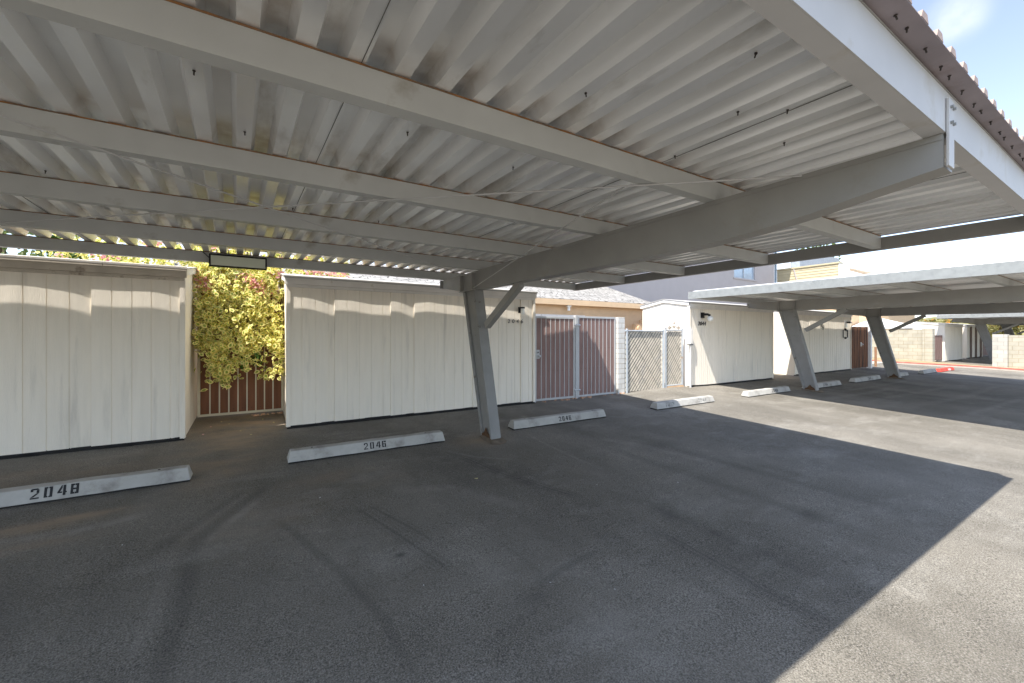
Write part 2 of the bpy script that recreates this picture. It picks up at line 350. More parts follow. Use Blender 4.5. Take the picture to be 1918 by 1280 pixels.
# ------------------------------------------------------------------ ground
def build_ground():
    xs = np.unique(np.round(np.concatenate([[-90, -60, -40, -25, -15, -10, -7, -5, -4, -3.4], np.arange(-3, 7.2, .016), np.arange(7.3, 13, .12), np.arange(13.2, 32, .4), [33, 35, 38, 42, 50, 60, 80, 120, 200, 320]]), 4))
    ys = np.unique(np.round(np.concatenate([[-160, -90, -50, -30, -20, -14, -10, -6, -3, -1.5, -.5, .2], np.arange(.5, 9.7, .016), [9.6, 10, 12, 15, 20, 30, 50, 90, 160]]), 4))
    X, Y = np.meshgrid(xs, ys, indexing='ij'); nx, ny = X.shape
    Z = K*(np.clip(Y, -14, 9.6)-7.6) + .06*np.exp(-((X-9.6)/1.3)**2-((Y-7.6)/1.1)**2)
    rs = np.random.RandomState(3)
    dust = np.zeros_like(X); mark = np.zeros_like(X)
    for cx, cy, sx, sy, a in [(-1.6, 5.1, .45, .12, .9), (-1.3, 5.2, .35, .07, .7), (-1.55, 4.7, .35, .15, .75), (.85, 5.1, .5, .2, .55), (1.1, 4.75, .35, .15, .45), (-.25, 6.9, .45, .9, .7), (-.2, 8.2, .8, .8, 1.0),
                              (-.45, 5.9, .3, .5, .6), (-2, 6.6, 1.2, .5, .35), (2.9, 5.6, .35, .28, .8), (16, 7.6, .9, .6, .6), (3.4, 5.9, .3, .2, .4), (.1, 4.3, .5, .5, .3)]:
        dust += a*np.exp(-((X-cx)/sx)**2-((Y-cy)/sy)**2)
    def path(pts, w, a, tread=0):
        best = np.full(X.shape, 9.); tt = np.zeros_like(X); sd = np.zeros_like(X); n = len(pts)-1
        for i in range(n):
            ax, ay = pts[i]; bx, by = pts[i+1]; dx, dy = bx-ax, by-ay; l2 = dx*dx+dy*dy
            u = np.clip(((X-ax)*dx+(Y-ay)*dy)/l2, 0, 1); px, py = ax+u*dx, ay+u*dy
            d = np.hypot(X-px, Y-py); s = ((X-ax)*dy-(Y-ay)*dx)/math.sqrt(l2)
            k = d < best; best = np.where(k, d, best); tt = np.where(k, (i+u)/n, tt); sd = np.where(k, s, sd)
        prof = np.clip(1.4-best/w*1.4, 0, 1)*np.clip(np.minimum(tt, 1-tt)*6, 0, 1)
        if tread: prof *= .5+.5*np.cos(sd*2*math.pi/.055)**1
        return a*.62*prof
    for pts, w, a, t in [([(2.33, 5.1), (2.39, 4.92), (2.51, 4.36), (2.82, 3.55), (2.95, 3.3)], .11, .85, 1), ([(.80, 4.25), (.89, 4.0), (1.03, 3.54), (1.19, 2.97), (1.22, 2.8)], .07, .8, 1), ([(.93, 4.2), (1.0, 4.04), (1.16, 3.6), (1.30, 3.15)], .07, .7, 1),
                         ([(3.09, 2.6), (3.09, 1.99), (3.06, 1.52), (3.13, 1.0)], .10, .75, 1), ([(2.45, 2.53), (2.0, 2.46), (1.6, 2.36)], .05, .5, 0), ([(-.47, 4.0), (-.40, 3.7), (-.40, 3.3), (-.42, 2.9), (-.4, 2.5)], .09, .55, 0),
                         ([(.1, 5.2), (0, 5.01), (-.25, 4.57), (-.41, 4.24), (-.46, 3.8)], .09, .5, 0), ([(-.1, 5.15), (-.18, 5.04), (-.47, 4.53), (-.8, 4.0)], .08, .4, 0), ([(.15, 4.3), (.24, 4.08), (.53, 3.19), (.67, 2.59), (.70, 2.0)], .05, .45, 0),
                         ([(1.72, 3.2), (1.79, 2.5), (1.53, 2.2), (1.0, 2.05)], .04, .3, 0), ([(3.35, 3.4), (3.5, 2.3), (3.6, 1.2)], .12, .3, 0), ([(5.2, 5.0), (5.4, 3.2), (5.7, 1.3)], .14, .35, 0), ([(4.4, 4.9), (4.6, 2.6), (4.8, 1.2)], .14, .3, 0)]:
        mark = np.maximum(mark, path(pts, w, a, t))
    for cx, cy, sx, sy, a in [(.96, 3.22, .04, .03, .8), (3.45, 2.65, .12, .2, .5), (4.7, 1.95, .15, .12, .5), (3.5, 2.2, .06, .06, .6), (1.6, 2.3, .14, .08, .35), (5.2, 4.2, .3, .2, .4)]:
        mark = np.maximum(mark, a*np.exp(-((X-cx)/sx)**2-((Y-cy)/sy)**2))
    worn = np.zeros_like(X)
    for pts, w, a in [([(3.75, 5.6), (3.70, 5.0), (3.69, 4.53), (3.72, 3.7)], .04, .35), ([(.05, 4.9), (-.2, 4.45), (-.36, 4.1)], .06, .6), ([(2.2, 5.5), (2.5, 5.0), (3.0, 4.6)], .04, .25), ([(-.55, 3.9), (-.55, 3.3), (-.58, 2.8)], .05, .25),
                      ([(-1.9, 4.9), (-1.3, 4.85), (-.8, 5.0)], .09, .5), ([(1.2, 4.5), (1.8, 4.2), (2.3, 3.4)], .12, .35), ([(3.2, 6.4), (3.8, 6.5), (4.6, 6.45)], .10, .45), ([(4.6, 5.0), (5.0, 4.2), (5.3, 3.0)], .12, .35), ([(.6, 6.5), (1.5, 6.6), (2.4, 6.5)], .10, .4),
                      ([(12.2, 4.9), (15, 4.7), (18, 4.8)], .16, .35), ([(12.6, 4.2), (16, 4.1), (20, 4.0)], .14, .35), ([(13.5, 3.4), (17, 3.2), (22, 3.3)], .15, .35), ([(13, 2.5), (16, 2.4), (20, 2.3)], .12, .35), ([(14, 5.2), (17.5, 5.15), (20, 5.2)], .10, .35)]:
        worn = np.maximum(worn, path(pts, w, a/.62))
    for cx, cy, sx, sy, a in [(2.55, 6.15, .10, .06, .9), (4.35, 6.6, .07, .04, .9), (2.85, 5.95, .12, .03, .7), (1.5, 2.75, .12, .15, .4), (.6, 3.6, .4, .5, .25), (1.9, 1.75, .3, .25, .35), (-.9, 2.4, .5, .4, .3)]:
        worn = np.maximum(worn, a*np.exp(-((X-cx)/sx)**2-((Y-cy)/sy)**2))
    v = np.stack([X, Y, Z], -1).reshape(-1, 3).astype(np.float32)
    i = (np.arange(nx-1)[:, None]*ny+np.arange(ny-1)[None, :]).ravel()
    q = np.stack([i, i+ny, i+ny+1, i+1], -1).astype(np.int32)
    me = bpy.data.meshes.new('ground'); me.vertices.add(len(v)); me.vertices.foreach_set('co', v.ravel())
    me.loops.add(q.size); me.loops.foreach_set('vertex_index', q.ravel()); me.polygons.add(len(q))
    me.polygons.foreach_set('loop_start', np.arange(0, q.size, 4, dtype=np.int32)); me.update(calc_edges=True)
    for nm, arr in (('dust', dust), ('mark', mark), ('worn', worn)):
        at = me.attributes.new(nm, 'FLOAT', 'POINT'); at.data.foreach_set('value', np.clip(arr, 0, 1).astype(np.float32).ravel())
    me.materials.append(asphalt)
    o = bpy.data.objects.new('parking_lot', me); C.objects.link(o); tag(o, kind='structure')
build_ground()
# kerb, verge and sidewalk across the drive at the end of the row
def strip(name, pl, w0, w1, z0, z1, mats, kind='structure'):
    b = MB()
    for (ax, ay), (bx, by) in zip(pl[:-1], pl[1:]):
        ga, gb = g(ax, ay), g(bx, by)
        b.hexa([(ax+w0, ay, ga+z0), (bx+w0, by, gb+z0), (bx+w1, by, gb+z0), (ax+w1, ay, ga+z0)], [(ax+w0, ay, ga+z1), (bx+w0, by, gb+z1), (bx+w1, by, gb+z1), (ax+w1, ay, ga+z1)])
    return tag(b.build(name, mats), kind=kind)
kl = [(28.4, 9.4), (28.6, 7.9), (29.0, 7.2), (29.9, 5.8), (30.3, 4.85), (30.4, 3.0), (30.4, -6), (30.4, -20)]
strip('kerb', kl, 0, .16, -.05, .12, sidewalk)
strip('kerb_paint', kl, -.006, .05, .07, .124, mat('faded_red_paint', (.50, .13, .10), .8, var=.3, scale=3, dirt=(.40, .33, .28), dscale=1.5))
b = MB()
for (ax, ay), (bx, by) in zip(kl[:-1], kl[1:]):
    b.hexa([(ax+.17, ay, g(ax, ay)-.05), (bx+.17, by, g(bx, by)-.05), (31.12, by, g(bx, by)-.05), (31.12, ay, g(ax, ay)-.05)], [(ax+.17, ay, g(ax, ay)+.115), (bx+.17, by, g(bx, by)+.115), (31.12, by, g(bx, by)+.115), (31.12, ay, g(ax, ay)+.115)])
tag(b.build('verge', mat('dry_verge', (.30, .24, .14), .95, var=.2, scale=3, bump=.3)), kind='structure')
strip('sidewalk', [(24.2, 9.5), (24.4, 8.2)], 0, 4.2, -.05, .05, sidewalk)

# ------------------------------------------------------------------ carports
YP = [.64, 1.90, 3.17, 4.52, 5.85, 7.30]
def carport(x0, x1, cols, z, label, group, skew=-.033, detail=True, rods=True):
    """z lifts the whole frame; x0/x1 are the end channels at Y=4, which run a touch out of square."""
    T = thing('carport', ((x0+x1)/2, 4, 0), label, 'carport', group)
    ex = lambda x, y: x+skew*(y-4)
    zb = 2.55+z
    # columns with knee brace, rafter and end plate
    for c in cols:
        gz = g(c, 5.6)
        b = MB()
        w = .155
        yb0, yb1, yt0, yt1 = 5.43, 5.76, 6.05, 6.47
        b.hexa([(c+.012, yb0, gz-.1), (c+w, yb0, gz-.1), (c+w, yb1, gz-.1), (c+.012, yb1, gz-.1)],
               [(c+.012, yt0, 2.245+z), (c+w, yt0, 2.245+z), (c+w, yt1, 2.245+z), (c+.012, yt1, 2.245+z)])
        for (a0, a1, t0, t1) in ((yb0-.006, yb0+.05, yt0-.006, yt0+.06), (yb1-.05, yb1+.006, yt1-.07, yt1+.006)):   # flange lips on the open side
            b.hexa([(c-.02, a0, gz-.1), (c+.011, a0, gz-.1), (c+.011, a1, gz-.1), (c-.02, a1, gz-.1)], [(c-.02, t0, 2.245+z), (c+.011, t0, 2.245+z), (c+.011, t1, 2.245+z), (c-.02, t1, 2.245+z)])
        col = b.build('column', steel_c, T, (c, 5.6, gz), bevel=.006)
        b = MB(); rr = random.Random(int(c*10))
        ring = [(c-.06, 5.36), (c+.04, 5.30), (c+.16, 5.33), (c+.23, 5.42), (c+.21, 5.7), (c+.1, 5.86), (c-.04, 5.82), (c-.08, 5.6)]
        b.add([(x, y, g(x, y)+.002) for x, y in ring]+[(c+.075+(x-c-.075)*.72, 5.58+(y-5.58)*.72, g(x, y)+.035+.02*rr.random()) for x, y in ring], [(i, (i+1) % 8, 8+(i+1) % 8, 8+i) for i in range(8)]+[tuple(range(8, 16))])
        b.build('footing', soil, col, (c, 5.6, gz))
        MB().prism([(5.46, gz-.05), (5.74, gz-.05), (5.77, gz+.07), (5.70, gz+.10), (5.63, gz+.19), (5.58, gz+.13), (5.52, gz+.10)], 'x', c-.0225, c-.0205).build('rust_patch', rust_dark, col, (c, 5.6, gz))
        b = MB(); b.beam((c+.08, 5.78, 1.66+z), (c+.08, 4.80, 2.225+z), .09, .11)
        b.build('brace', steel, col, (c+.08, 5.3, 1.95+z), bevel=.004)
        # rafter: tapered channel with its web on the left
        top = zb-.002
        prof = [(7.40, 2.40+z), (6.5, 2.255+z), (6.0, 2.245+z), (2.7, 2.215+z), (2.0, 2.222+z), (1.6, 2.245+z), (1.25, 2.285+z), (1.0, 2.325+z), (.648, 2.375+z)]
        b = MB(); n = len(prof)
        b.prism(prof+[(.648, top), (7.40, top)], 'x', c, c+.012)
        for (ya, za), (yb_, zb_) in zip(prof[:-1], prof[1:]):
            b.hexa([(c+.0125, ya, za), (c+.0125, yb_, zb_), (c+.15, yb_, zb_), (c+.15, ya, za)], [(c+.0125, ya, za+.012), (c+.0125, yb_, zb_+.012), (c+.15, yb_, zb_+.012), (c+.15, ya, za+.012)])
        b.box(c+.0125, c+.15, .65, 7.40, top-.014, top)
        b.box(c-.006, c-.001, .65, 7.40, top-.03, top+.001)
        raf = b.build('rafter', steel, T, (c, 4, zb))
        b = MB()
        b.box(c-.075, c-.003, 5.98, 6.52, 2.238+z, 2.249+z)
        b.build('cap_plate', steel, raf, (c, 6.2, 2.24+z))
        for y in (6.02, 6.46): MB().box(c-.075, c-.007, y, y+.012, 2.25+z, top-.031).build('stiffener', steel, raf, (c, y, 2.4+z))
        MB().box(c-.06, c+.15, 7.40, 7.412, 2.395+z, top).build('end_cap', steel, raf, (c, 7.4, 2.5+z))
        b = MB(); b.box(c-.005, c+.085, .626, .638, 2.375+z, 2.725+z)
        ep = b.build('end_plate', steel_l, raf, (c, .62, 2.5+z), bevel=.002)
        for dx in (.02, .06):
            for zz in (2.60, 2.68): MB().tube([(c+dx, .626, zz+z), (c+dx, .614, zz+z)], .008, 6).build('bolt', galv, ep, (c+dx, .61, zz+z))
    # purlins, web towards the drive, rusty top edge
    for i, y in enumerate(YP):
        xa, xb = ex(x0, y)+.012, ex(x1, y)-.004
        hi = zb+(.223 if i == 0 else .150)
        b = MB()
        b.box(xa, xb, y, y+.006, zb+.001, hi-.008)
        b.box(xa, xb, y+.0065, y+.085, zb+.001, zb+.007)
        b.box(xa, xb, y+.079, y+.085, zb+.0075, zb+.03)
        b.box(xa, xb, y-.003, y+.08, hi-.0075, hi, 1)
        nm = 'fascia' if i == 0 else 'purlin'
        b.build(nm, [steel_l if i == 0 else steel_p, steel if i == 0 else rust], T, ((x0+x1)/2, y, zb))
    # end channels
    for x in (x0, x1):
        b = MB()
        ya, yb = .635, 7.39
        xa, xb = ex(x, ya), ex(x, yb)
        def sk(w0, w1, za, zc): b.hexa([(xa+w0, ya, za), (xa+w1, ya, za), (xb+w1, yb, za), (xb+w0, yb, za)], [(xa+w0, ya, zc), (xa+w1, ya, zc), (xb+w1, yb, zc), (xb+w0, yb, zc)])
        zt = zb+(.19 if x == x0 else .135)
        sk(0, .006, zb-.012, zt); sk(.0065, .075, zb-.012, zb-.005); sk(.0065, .075, zt-.008, zt)
        b.build('end_channel', galv if x == x0 and x0 > 0 else steel, T, (x, 4, zb))
    # corrugated deck
    HC = .076; ZT = zb+.153+HC+.001
    prof = [(0, 0), (.072, 0), (.096, HC), (.172, HC), (.196, 0)]
    P = .2
    b = MB(); xs = []
    nrib = int(round((x1-x0)/P))
    xo = x0+.07
    for k in range(nrib):
        xs += [(xo+k*P+u, h) for u, h in prof]
    xs = [(min(u, x1+.09), h) for u, h in xs if u < x1+.12]
    YB = 7.36
    ysd = [.668+(YB-.668)*j/90 for j in range(91)] if detail else [.668, YB]
    rr = random.Random(5)
    vs = []
    for y in ysd:
        for u, h in xs: vs.append((ex(u, y), y, zb+.153+h+(.0018*math.sin(3.1*y+u*40)+.0012*math.sin(7*y-u*23) if detail else 0)))
    n = len(xs); fs = [(j*n+i, j*n+i+1, (j+1)*n+i+1, (j+1)*n+i) for j in range(len(ysd)-1) for i in range(n-1)]
    b.add(vs, fs)
    deck = b.build('roof_deck', deckm, T, ((x0+x1)/2, 4, zb+.15))
    if detail:
        ribr = [rr.uniform(.25, 1) for k in range(nrib+2)]; ribw = [rr.uniform(.05, .16) for k in range(nrib+2)]
        st = []
        for y in ysd:
            for u, h in xs:
                k = int((u-xo)/P+.001); q = 0
                for yp in YP[1:]:
                    q = max(q, .7*ribr[k]*math.exp(-((y-yp+.03)/ribw[k])**2)*(1 if h > 0 else .45))
                q *= .75
                st.append(min(1, q))
        at = deck.data.attributes.new('stain', 'FLOAT', 'POINT'); at.data.foreach_set('value', st)
        sm = MB().box(-.0012, .0012, .70, YB-.05, -.004, -.0005).build('lap_seam', mat('lap_shadow', (.12, .115, .105), .8), deck)
        for n_, k in enumerate(range(3, nrib, 10)):
            o = sm if n_ == 0 else sm.copy()
            if n_: C.objects.link(o); o.parent = deck
            a_ = ex(xo+k*P+.055, 0); o.location = Vector((a_, 0, zb+.153))-parent_world(deck); o.rotation_euler = (0, 0, math.atan(-skew))
    # eave flashing with the rib ends standing on it
    b = MB(); b.box(ex(x0, .6)+.02, ex(x1, .6)-.02, .550, .662, ZT, ZT+.0035)
    b.box(ex(x0, .6)+.02, ex(x1, .6)-.02, .6405, .648, ZT-.007, ZT-.0005)
    tr = b.build('eave_trim', mauve, T, ((x0+x1)/2, .6, zb+.2))
    rc = MB().prism([(-.045, .001), (.045, .001), (.028, .034), (-.028, .034)], 'y', -.055, .06).build('rib_cap', ribend, tr)
    for k in range(nrib-1):
        u = ex(xo+k*P+.134, .6)
        o = rc if k == 0 else rc.copy()
        if k: C.objects.link(o); o.parent = tr
        o.location = Vector((u, .603, ZT+.003))-parent_world(tr)
    xm_ = -.3 if detail else (x0+x1)/2
    b = MB(); b.box(ex(x0, 7.35)+.02, xm_, 7.33, 7.372, ZT+.0005, ZT+.0035); b.box(xm_+.001, ex(x1, 7.35)-.02, 7.33, 7.412, ZT+.0005, ZT+.0035); b.build('back_trim', mauve, T, ((x0+x1)/2, 7.37, zb+.2))  # unseen strip, added in two depths to shape the shadow band on the sheds
    if detail:
        sc = MB(); sc.tube([(0, 0, .0), (0, 0, -.022)], .0035, 6).tube([(0, 0, -.001), (0, 0, -.005)], .007, 6)
        s0 = None
        spots = [(1.1+k*.2+.034*(k % 3), .60, ZT) for k in range(26)]+[(2.05, 1.25, 0), (1.35, 1.55, 0), (2.3, 1.78, 0), (-.35, 2.35, 0), (.75, 2.4, 0), (1.5, 2.5, 0), (-.15, 2.9, 0), (1.75, .95, 0), (-1.3, 4.35, 0), (.3, 4.4, 0), (1.1, 4.42, 0), (2.3, 1.1, 0), (2.75, 1.3, 0)]
        for k, (x, y, zz) in enumerate(spots):
            if zz == 0:
                kk = round((x-xo-.036)/P); x = ex(xo+kk*P+.036, y); zz = zb+.152
            if s0 is None: s0 = sc.build('screw', darkmetal, T, (0, 0, 0)); o = s0
            else: o = s0.copy(); C.objects.link(o)
            o.location = Vector((x, y, zz))-Vector(T.location); o.rotation_euler = (R.uniform(-.25, .25), R.uniform(-.25, .25), 0)
    if rods:
        for a, bb in rods:
            b = MB(); b.tube([a, bb], .006, 6); b.build('tie_rod', steel_l, T, a)
    return T
steel_p = mat('purlin_paint', (.53, .53, .505), .5, var=.06, scale=3, bump=.05, bscale=25, dirt=(.27, .23, .17), dscale=2.6, dlo=.60, dhi=.85)
rust_dark = mat('rusted_through', (.10, .055, .03), .95, var=.5, scale=25, bump=.5, bscale=40)
steel_c = mat('column_paint', (.25, .245, .235), .55, var=.08, scale=4, bump=.1, bscale=30, dirt=(.10, .075, .05), dscale=9, dlo=.64, dhi=.68)
zr = 2.552
carport(-6.4, 6.33, [3.03, -3.4], 0, 'near grey steel carport overhead with corrugated roof and leaning column', 'carports',
        rods=[((3.02, 1.3, 2.54), (-3.3, 6.85, 2.54)), ((3.0, 6.3, 2.50), (-3.3, .95, 2.54)), ((2.98, 6.0, 2.27), (2.2, 2.05, 2.548))])
carport(10.60, 23.6, [13.6, 20.22], 0, 'second grey carport across the sunlit gap, with two leaning columns', 'carports', skew=-.04, detail=False, rods=[])
carport(33.3, 47.5, [36.4, 43.2], -.06, 'farthest small grey carport beyond the drive, behind the block pillar', 'carports', skew=-.03, detail=False, rods=[])

# ------------------------------------------------------------------ LED floodlight hung under the back purlin
T = thing('flood_light', (-.215, 7.20, 2.62), 'slim black framed LED floodlight hung under the back purlin of the near carport', 'light')
b = MB(); x0, x1, z0, z1, y = -.565, .135, 2.475, 2.655, 7.17
b.box(x0, x1, y+.008, y+.05, z0, z1)
for (a, c, d, e) in ((x0, x1, z0, z0+.02), (x0, x1, z1-.02, z1), (x0, x0+.02, z0+.0201, z1-.0201), (x1-.02, x1, z0+.0201, z1-.0201)): b.box(a, c, y-.012, y+.0075, d, e)
b.build('housing', black, T, (-.215, y, 2.56), bevel=.003)
b = MB(); b.box(x0+.021, x1-.021, y-.004, y+.007, z0+.021, z1-.021); b.build('lens', led, T, (-.215, y, 2.56))
b = MB(); b.tube([(-.565, y+.03, 2.60), (-.62, y+.05, 2.66), (-.66, 7.30, 2.70)], .006); b.build('cable', black, T, (-.6, y, 2.65))
for x in (-.43, 0): MB().box(x-.02, x+.02, y+.05, 7.296, 2.60, 2.615).build('bracket', black, T, (x, y, 2.6))

# ------------------------------------------------------------------ sheds
def siding_wall(b, x0, x1, y0, z0, z1, seams, seed, amp=1, groove=.203, flip=False):
    rr = random.Random(seed)
    pan = [x0]+list(seams)+[x1]
    cols = []
    for i in range(len(pan)-1):
        a, c = pan[i], pan[i+1]
        a1, a2 = rr.uniform(-.006, .004)*amp, rr.uniform(.006, .026)*amp
        f = lambda x: y0-.012*amp+a1*math.sin(math.pi*(x-a)/(c-a))+a2*((x-a)/(c-a))**2.2+.002*amp*math.sin(9*x+seed)
        cols.append((a+.0005, f(a)+.010)); cols.append((a+.004, f(a+.004)))
        x = a+groove
        m = a
        while x < c-.05:
            k = 6
            for j in range(1, k): xx = m+(x-m)*j/k; cols.append((xx, f(xx)))
            cols += [(x-.006, f(x)), (x-.004, f(x)+.007), (x+.004, f(x)+.007), (x+.006, f(x))]
            m = x; x += groove
        for j in range(1, 5): xx = m+(c-m)*j/5; cols.append((xx, f(xx)))
        cols.append((c-.004, f(c-.004))); cols.append((c-.0005, f(c)+.010))
    cols = sorted(cols)
    n = len(cols); vs = [(x, y, g(x, y0)+z0) for x, y in cols]+[(x, y, z1) for x, y in cols]
    b.add(vs, [(i, i+1, n+i+1, n+i) for i in range(n-1)])
def shed(x0, x1, y0, depth, label, seams, seed, ztop=2.46, old=False, side=(True, True), amp=1, groove=.203, number=None):
    T = thing('storage_shed', ((x0+x1)/2, y0+depth/2, 0), label, 'shed', 'storage sheds along the parking lot')
    off = ((x0+x1)/2, y0, 1.2)
    y1 = y0+depth; ym = y0+depth*.5; zr_ = ztop+.15
    b = MB()
    siding_wall(b, x0+.012, x1-.012, y0, .045, ztop-.03, seams, seed, amp, groove)
    # gabled side walls and back
    for x in (x0+.012, x1-.042):
        b.prism([(y0+.03, -.15), (y1, -.05), (y1, ztop-.03), (ym, zr_-.035), (y0+.03, ztop-.03)], 'x', x, x+.03)
    b.box(x0+.05, x1-.05, y1-.03, y1-.001, -.05, ztop-.04)
    b.build('wall', siding, T, off)
    b = MB(); b.box(x0+.02, x1-.02, y0-.004, y0+.03, -.12, g((x0+x1)/2, y0)+.05)
    for k in range(24):
        xa = x0+(x1-x0)*k/24; xb = x0+(x1-x0)*(k+1)/24; w = R.uniform(.008, .032)
        b.hexa([(xa, y0-w, g(xa, y0-w)-.01), (xb, y0-w, g(xb, y0-w)-.01), (xb, y0-.0045, g(xb, y0)-.01), (xa, y0-.0045, g(xa, y0)-.01)], [(xa, y0-w, g(xa, y0-w)+.004), (xb, y0-w, g(xb, y0-w)+.004), (xb, y0-.0045, g(xb, y0)+.022), (xa, y0-.0045, g(xa, y0)+.022)])
    b.build('tar_sealant', tar_gap_dark, T, off)
    for x, s in ((x0, 1), (x1, -1)):
        b = MB()
        xa, xb = sorted((x, x+s*.05)); b.box(xa, xb, y0-.028, y0-.011, g(x, y0)+.03, ztop-.12)
        xa, xb = sorted((x-s*.012, x+s*.011)); b.box(xa, xb, y0-.027, y0+.07, g(x, y0)+.03, ztop-.12)
        b.build("corner_trim", siding, T, (x, y0, 1.2), bevel=.003)
    fm = trimold if old else trimw
    b = MB()
    b.box(x0-.03, x1+.03, y0-.05, y0-.012, ztop-.13, ztop-.005)
    b.box(x0, x1, y0-.033, y0-.012, ztop-.175, ztop-.131)
    b.build('fascia', fm, T, off, bevel=.004)
    b = MB()
    if old:
        k = x0-.04
        while k < x1+.04:
            e = min(k+R.uniform(.7, 1.3), x1+.04); dz = R.uniform(-.006, .006)
            b.box(k, e-.003, y0-.072, y0-.0505, ztop-.04+dz, ztop+.02+dz); k = e
    else: b.box(x0-.04, x1+.04, y0-.070, y0-.0505, ztop-.03, ztop+.012)
    b.build('drip_edge', fm if old else roofw, T, off, bevel=.003)
    b = MB()
    for (ya, yb_) in ((y0-.075, ym), (y1+.075, ym)):
        b.hexa([(x0-.05, ya, ztop-.006), (x1+.05, ya, ztop-.006), (x1+.05, yb_, zr_-.006), (x0-.05, yb_, zr_-.006)], [(x0-.05, ya, ztop+.008), (x1+.05, ya, ztop+.008), (x1+.05, yb_, zr_+.008), (x0-.05, yb_, zr_+.008)])
    b.build('roof', roofw, T, off)
    for x in (x0-.030, x1+.012):
        b = MB()
        for (ya, yb_) in ((y0-.048, ym), (y1+.05, ym)):
            b.hexa([(x, ya, ztop-.10), (x+.018, ya, ztop-.10), (x+.018, yb_, zr_-.10), (x, yb_, zr_-.10)], [(x, ya, ztop-.008), (x+.018, ya, ztop-.008), (x+.018, yb_, zr_-.008), (x, yb_, zr_-.008)])
        b.build('rake_board', trimw, T, (x, y0, ztop))
    return T
sh1 = shed(-5.2, -.88, 7.55, 1.85, 'leftmost white plank shed with rotting roof edge, left of the flowering vine', [-4.4, -3.62, -2.66, -1.85], 3, old=True)
sh2 = shed(.42, 5.27, 7.58, 1.8, 'long white plank shed numbered 2046 right behind the near leaning column', [1.13, 2.08, 2.52, 3.74, 4.9], 11)
sh3 = shed(10.6, 15.22, 7.45, 1.7, 'smooth white shed numbered 2044 with sunlit gable side, right of the slatted chain link gate', [11.8, 13.0, 14.2], 5, amp=.3, groove=.1)
sh4 = shed(17.1, 22.1, 7.6, 1.7, 'white plank shed behind the two far columns, left of the weathered wooden gate', [18.3, 19.5, 20.7], 8, amp=.4, groove=.2)
sh5 = shed(34.0, 37.7, 7.25, 2.4, 'small distant white shed beyond the drive, right of the block wall pier', [35.2, 36.4], 9, ztop=2.2, amp=.3)
sh6 = shed(39.6, 43.6, 7.4, 2.0, 'farthest shed, half hidden under the farthest carport', [40.8, 42], 10, ztop=2.2, amp=.3)
for x in (40.3, 41.6, 42.9): MB().tube([(x, 7.33, -.05), (x, 7.33, 2.1)], .05, 6).build('downspout', mat('dark_downspout', (.20, .15, .12), .6), sh6, (x, 7.33, 1))
n = text_mesh('house_number', '2 0 4 6', .118, black, sh2, (4.56, 7.553, 1.77), (math.pi/2, 0, 0), .004, .1)
text_mesh('house_number', '2044', .17, black, sh3, (10.98, 7.428, 1.80), (math.pi/2, 0, 0), .006, .2)
text_mesh('house_number', '2042', .16, black, sh4, (19.1, 7.57, 1.93), (math.pi/2, math.radians(35), 0), .006)
b = MB(); b.box(19.26, 19.40, 7.50, 7.58, 2.03, 2.11); b.build('wall_bracket', black, sh4, (19.3, 7.55, 2.07))
b = MB()                                                   # decorative iron frame
for s in (-1, 1):
    b.tube([(21.45+s*.07, 7.56, 1.74), (21.45+s*.22, 7.56, 1.74), (21.45+s*.22, 7.56, 1.42), (21.45+s*.07, 7.56, 1.42)], .018, 6)
b.ball((21.45, 7.56, 1.76), .05, 6); b.ball((21.45, 7.56, 1.40), .045, 6); b.tube([(21.40, 7.56, 1.80), (21.55, 7.56, 1.70)], .02, 6)
b.build('iron_ornament', black, sh4, (21.45, 7.56, 1.58))
# wall lamps
T = thing('wall_lamp', (4.88, 7.54, 2.06), 'black bracket lamp with clear jar shade beside the house number 2046', 'lamp', 'wall lamps on the sheds')
b = MB(); b.box(4.83, 4.95, 7.535, 7.566, 1.99, 2.12); b.box(4.85, 4.93, 7.44, 7.5345, 2.085, 2.12); b.build('bracket', black, T, (4.88, 7.54, 2.06), bevel=.006)
b = MB(); b.tube([(4.89, 7.475, 2.084), (4.89, 7.475, 2.06), (4.89, 7.475, 1.965)], .042, 12); b.build('shade', frost, T, (4.89, 7.47, 2.02), smooth=False)
T = thing('wall_lamp', (11.25, 7.41, 2.08), 'black wall lamp with round white globe above the number 2044', 'lamp', 'wall lamps on the sheds')
b = MB(); b.box(11.12, 11.24, 7.39, 7.432, 2.02, 2.18); b.tube([(11.18, 7.39, 2.12), (11.20, 7.27, 2.12), (11.27, 7.24, 2.09)], .035, 8); b.build('bracket', black, T, (11.2, 7.4, 2.08))
b = MB(); b.ball((11.29, 7.24, 2.0), .085, 10); b.build('globe', frost, T, (11.29, 7.24, 2.0), smooth=True)
T = thing('wall_lamp', (21.5, 7.5, 2.1), 'flat black spotlight above the iron ornament on the far plank shed', 'lamp', 'wall lamps on the sheds')
b = MB(); b.hexa([(21.36, 7.35, 2.03), (21.72, 7.40, 2.03), (21.72, 7.5, 2.03), (21.36, 7.5, 2.03)], [(21.36, 7.35, 2.1), (21.72, 7.42, 2.06), (21.72, 7.5, 2.1), (21.36, 7.5, 2.1)]); b.build('head', black, T, (21.5, 7.5, 2.1))
b = MB(); b.box(21.36, 21.46, 7.5005, 7.572, 1.86, 2.12); b.build('mount', chrome, T, (21.4, 7.5, 2))

